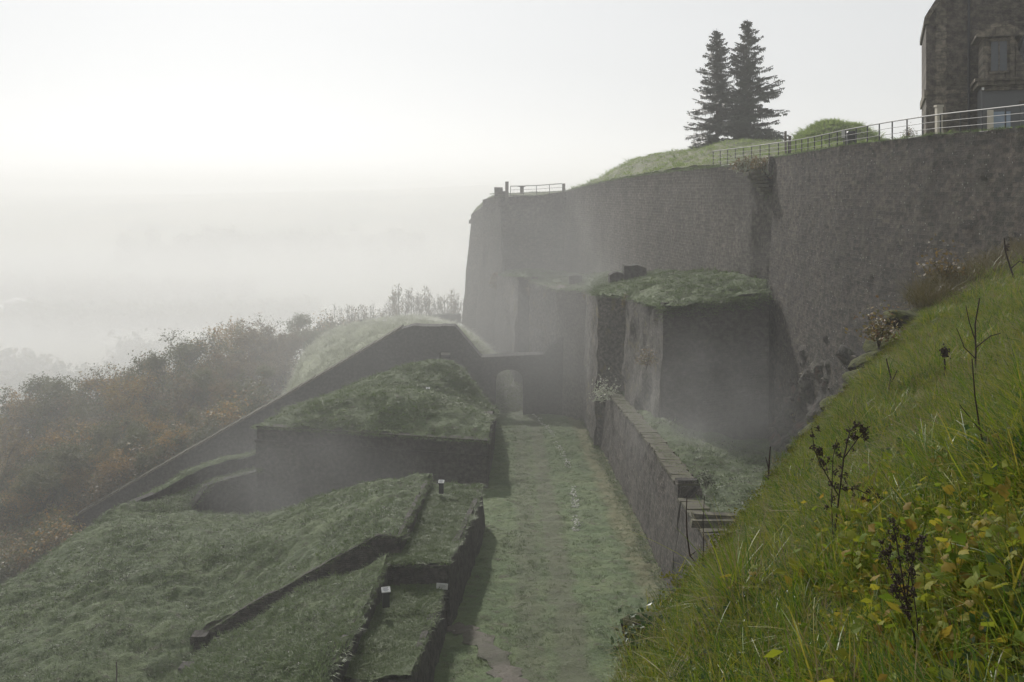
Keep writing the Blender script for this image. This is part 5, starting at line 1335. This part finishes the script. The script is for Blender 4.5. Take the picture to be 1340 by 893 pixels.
# yellowing plants: every leaf its own part
def lobed_leaf(seed):
    rd = random.Random(seed); mid = [(0, 0, 0), (.30, 0, .05), (.62, 0, .03), (1, 0, -.10)]
    v = [Vector(p) for p in mid]; out = [(.12, .20), (.30, .38), (.44, .24), (.62, .31), (.80, .14)]
    for sg in (1, -1):
        for x, y in out: v.append(Vector((x + rd.uniform(-.03, .03), sg * y * rd.uniform(.8, 1.15), -.10 * y + .03 * rd.uniform(-1, 1))))
    L, Rr = 4, 9; f = []
    for b in (4, 9):
        g = [(0, b, b + 1, 1), (1, b + 1, b + 2), (1, b + 2, b + 3, 2), (2, b + 3, b + 4), (2, b + 4, 3)]
        f += [t if b == 4 else t[::-1] for t in g]
    return mesh('leaf', v, [t[::-1] for t in f], M['leaf_yellow'], True)
leaves = [lobed_leaf(i) for i in range(6)]
stem_m = [MB().tube([(0, 0, -.04), (.01, .01, .10), (.03, .0, .20)], [.004, .003, .002], 4, False).me('stem', M['leaf_yellow']) for _ in range(2)]
rp_ = random.Random(77); np_ = 0
yl = []
while np_ < 84:
    u = rp_.uniform(960, 1335) if np_ % 4 == 0 else rp_.uniform(1110, 1338); v = rp_.uniform(620, 892)
    if v < 700 and u < 1080: continue
    # march to the bank surface
    hit = None
    for d_ in np.linspace(2.2, 14, 240):
        x, z = (u - CU) / F * d_, (HV - v) / F * d_
        if z < bank_z(x, d_): hit = (x, d_, bank_z(x, d_)); break
    if not hit or hit[1] > 8.5: continue
    r_ = empty('yellowing_plant', hit, rp_.uniform(0, 6.28)); hgt = rp_.uniform(.6, 1.15); r_.scale = (hgt,) * 3
    link('stem', stem_m[np_ % 2], r_)
    nl = rp_.randint(6, 11)
    for k in range(nl):
        a = k * 2.4 + rp_.uniform(-.4, .4); z = .05 + .17 * k / nl; s = rp_.uniform(.035, .075)
        link('leaf', leaves[rp_.randrange(6)], r_, (.02 * z * 5 + math.cos(a) * .02, math.sin(a) * .02, z), (rp_.uniform(-.9, .9), rp_.uniform(-.9, .7), a), s)
    yl.append((r_, u, v)); np_ += 1
for r_, u, v in yl:
    hz_ = 'left of the tall dead stalk' if u < 1085 else 'right of the tall stalk' if u < 1160 else 'by the bushy dead herb' if u < 1225 else 'right of the bushy herb' if u < 1285 else 'at the right edge'
    vt_ = 'high up' if v < 700 else 'halfway down' if v < 790 else 'low down'
    tag(r_, 'yellowing lobed-leaf plant %s %s' % (vt_, hz_), 'plant', 'yellowing plants in the wet grass of the near bank')

# dead stalks
M['dead'] = plain('dead_stalk', (0.035, 0.022, 0.016), .85, 0, .4, 20)
M['seed'] = plain('dead_seed_head', (0.045, 0.03, 0.022), .95, 0, .5, 60)
def blob(r_, seed, n=40):
    rd = random.Random(seed); v = []; f = []
    for _ in range(n):
        c = Vector([rd.gauss(0, r_ * .5) for _ in range(3)]); s = r_ * rd.uniform(.25, .5); b = len(v)
        m = Euler([rd.uniform(-3, 3) for _ in range(3)]).to_matrix()
        for q in ((1, 0, -.6), (-.5, .87, -.6), (-.5, -.87, -.6), (0, 0, 1)): v.append(c + m @ (Vector(q) * s))
        f += [(b, b + 1, b + 3), (b + 1, b + 2, b + 3), (b + 2, b, b + 3), (b, b + 2, b + 1)]
    return mesh('seed_head', v, f, M['seed'])
heads = [blob(.016, i, 16) for i in range(4)]
def on_bank(u, v):
    for d_ in np.linspace(2.0, 40, 900):
        x, z = (u - CU) / F * d_, (HV - v) / F * d_
        if z < bank_z(x, d_): return Vector((x, d_, bank_z(x, d_)))
def stalk(u0, v0, paths, lab, head=1.0, hs=1.0, thick=1.0, nh=0, seed=0, d=None, cat='dead plant', name='dead_stalk'):
    "paths: photo-pixel polylines starting at the foot; built upright at the foot's distance"
    f0 = on_bank(u0, v0) if d is None else P(u0, v0, d)
    r_ = empty(name, f0); tag(r_, lab, cat); d0 = f0.y; rd = random.Random(seed); k = 0
    for pth in paths:
        pts = [(P(u, v, d0 + .25 * math.sin(i * 1.7 + k)*d0*.02) - f0) for i, (u, v) in enumerate(pth)]
        if k == 0: pts[0] = Vector((0, 0, -.05))
        n = len(pts); w0 = .0011 * d0 * thick * (1 if k == 0 else .6)
        MB().tube(pts, [w0 * (1 - .6 * i / n) for i in range(n)], 5, False).build('stem' if k == 0 else 'side_stem', M['dead'], r_, True, False)
        for j in range(nh):
            t = rd.uniform(.45 if k == 0 else .3, 1) * (n - 1); i = min(int(t), n - 2); q = pts[i].lerp(pts[i + 1], t - i)
            q = q + Vector([rd.gauss(0, .010 * d0 * .35) for _ in range(3)])
            link('seed_head', heads[rd.randrange(4)], r_, q, [rd.uniform(0, 3) for _ in range(3)], hs * rd.uniform(.6, 1.3) * d0 / 6)
        k += 1
    return r_
stalk(1086, 735, [[(1086, 735), (1093, 690), (1098, 650), (1104, 600), (1112, 565), (1120, 556)], [(1098, 650), (1075, 610), (1066, 590), (1062, 560)], [(1096, 640), (1120, 640), (1148, 652)], [(1104, 600), (1122, 575), (1135, 562)], [(1090, 700), (1088, 660), (1090, 600), (1095, 575)]],
      'tall dark dead stalk with clustered seed heads rising in the middle of the near bank', nh=13, seed=1, hs=.9)
stalk(1203, 870, [[(1203, 870), (1196, 830), (1186, 790), (1180, 750), (1172, 700), (1168, 690)], [(1190, 800), (1176, 760), (1160, 730), (1152, 712)], [(1186, 790), (1190, 750), (1198, 720), (1205, 700)], [(1194, 820), (1180, 790), (1166, 765)], [(1203, 860), (1200, 810), (1194, 765), (1188, 735), (1184, 700)]],
      'bushy brown dead herb with many small seed heads at the lower right', nh=18, seed=2, hs=1.0, thick=1.1)
stalk(1236, 505, [[(1236, 505), (1237, 485), (1236, 470)]], 'single dark teasel head on a short stem in the upper bank', nh=0, seed=3, thick=1.3)
tz = bpy.data.objects['dead_stalk.002']
for i in range(5): link('seed_head', heads[i % 4], tz, (rng.normal() * .01, rng.normal() * .01, (505 - 466 + i * 2) / F * tz.location.y), None, tz.location.y / 3.6 * .75)
stalk(1276, 500, [[(1276, 500), (1277, 460), (1276, 425), (1282, 390)], [(1277, 470), (1262, 455), (1252, 430)], [(1276, 445), (1268, 420), (1264, 400)], [(1277, 455), (1296, 440), (1310, 436)]], 'thin leafless forked twig in the upper bank', seed=4)
stalk(1296, 620, [[(1296, 620), (1282, 560), (1276, 520), (1272, 470)], [(1284, 565), (1268, 545), (1256, 530)]], 'long bent leafless twig right of the tall dead stalk', seed=5)
stalk(919, 742, [[(919, 742), (903, 728), (899, 700), (898, 668), (899, 650)], [(919, 742), (921, 715), (920, 680), (922, 650)], [(903, 728), (910, 722)]], 'two thin bare twigs crossing the low wall at the bank edge', nh=0, seed=6, thick=.9)
stalk(1330, 372, [[(1330, 372), (1322, 350), (1316, 330), (1314, 312)], [(1322, 352), (1334, 342), (1345, 345)]], 'thin bent twig at the upper right edge against the rampart', seed=7, nh=2)
stalk(1005, 628, [[(1005, 628), (1007, 600), (1008, 585)], [(1006, 615), (1002, 598)]], 'tiny dark twig on the bank edge in front of the sunken bench', seed=8)
stalk(1160, 520, [[(1170, 520), (1166, 495), (1160, 470)], [(1167, 500), (1174, 485)]], 'small dry twig on the slope under the mossed rocks', seed=9)

# leafy dark shrub at the lowest corner of the bank edge
def shrub(u, v, d, lab, sc, mat, n=5, name='shrub'):
    r_ = empty(name, P(u, v, d)); tag(r_, lab, 'shrub')
    tb = MB(); rd = random.Random(int(u))
    for i in range(n):
        a = rd.uniform(0, 6.28); tb.tube([(0, 0, -.1), (math.cos(a) * .06, math.sin(a) * .06, .14), (math.cos(a) * .15, math.sin(a) * .15, .3)], [.006, .005, .003], 4, False)
    r_.scale = (sc,) * 3
    link('stem', mesh('stem', tb.v, tb.f, M['dead']), r_); link('foliage', leafclump(420, .26, .055, int(u), mat, .75), r_, (0, 0, .02))
shrub(846, 872, 6.35, 'dark shining leafy shrub at the lower left corner of the bank', .75, M['leaf_small'])
shrub(884, 832, 7.3, 'second low green herb clump beside the overhanging dark rock', .5, M['leaf_small'])
shrub(1150, 446, 23.2, 'dry brown bush growing on the bank edge against the rampart', 1.9, M['creeper'])
shrub(1236, 372, 30.5, 'dull brown scrub on the upper bank edge under the rampart', 2.4, M['leaf_brown'])
shrub(791, 526, 101, 'pale frosted bush beside the upper end of the low wall', 5, M['blade_pale'])
shrub(846, 478, 84.6, 'small dry bush clinging to the foot of the rounded flank', 3.2, M['creeper'])
shrub(1190, 180, 58.6, 'little dark weed growing on the rampart edge below the railing', 1.5, M['leaf_brown'])
shrub(924, 636, 54, 'dark low bush behind the raised end of the low wall', 2.0, M['herb_dark'])

# ---- labels: members of a look-alike set are told apart by their order from the left
def ordinal(i, n):
    w_ = ['first', 'second', 'third', 'fourth', 'fifth', 'sixth', 'seventh', 'eighth', 'ninth', 'tenth', 'eleventh', 'twelfth', 'thirteenth', 'fourteenth', 'fifteenth']
    return 'leftmost' if i == 0 else 'rightmost' if i == n - 1 else (w_[i] if i < 15 else 'number %d' % (i + 1)) + ' from the left'
sets_ = {}
for o in bpy.data.objects:
    if o.parent is None and o.get('category') and o.get('label'): sets_.setdefault(o['label'], []).append(o)
for lab, os_ in sets_.items():
    if len(os_) > 1:
        os_.sort(key=lambda o: o.location.x / max(o.location.y, .1))
        for i, o in enumerate(os_): o['label'] = '%s %s' % (ordinal(i, len(os_)), lab.replace('mossy stone half buried in turf along the edge of the near bank', 'mossy stone half buried along the bank edge'))
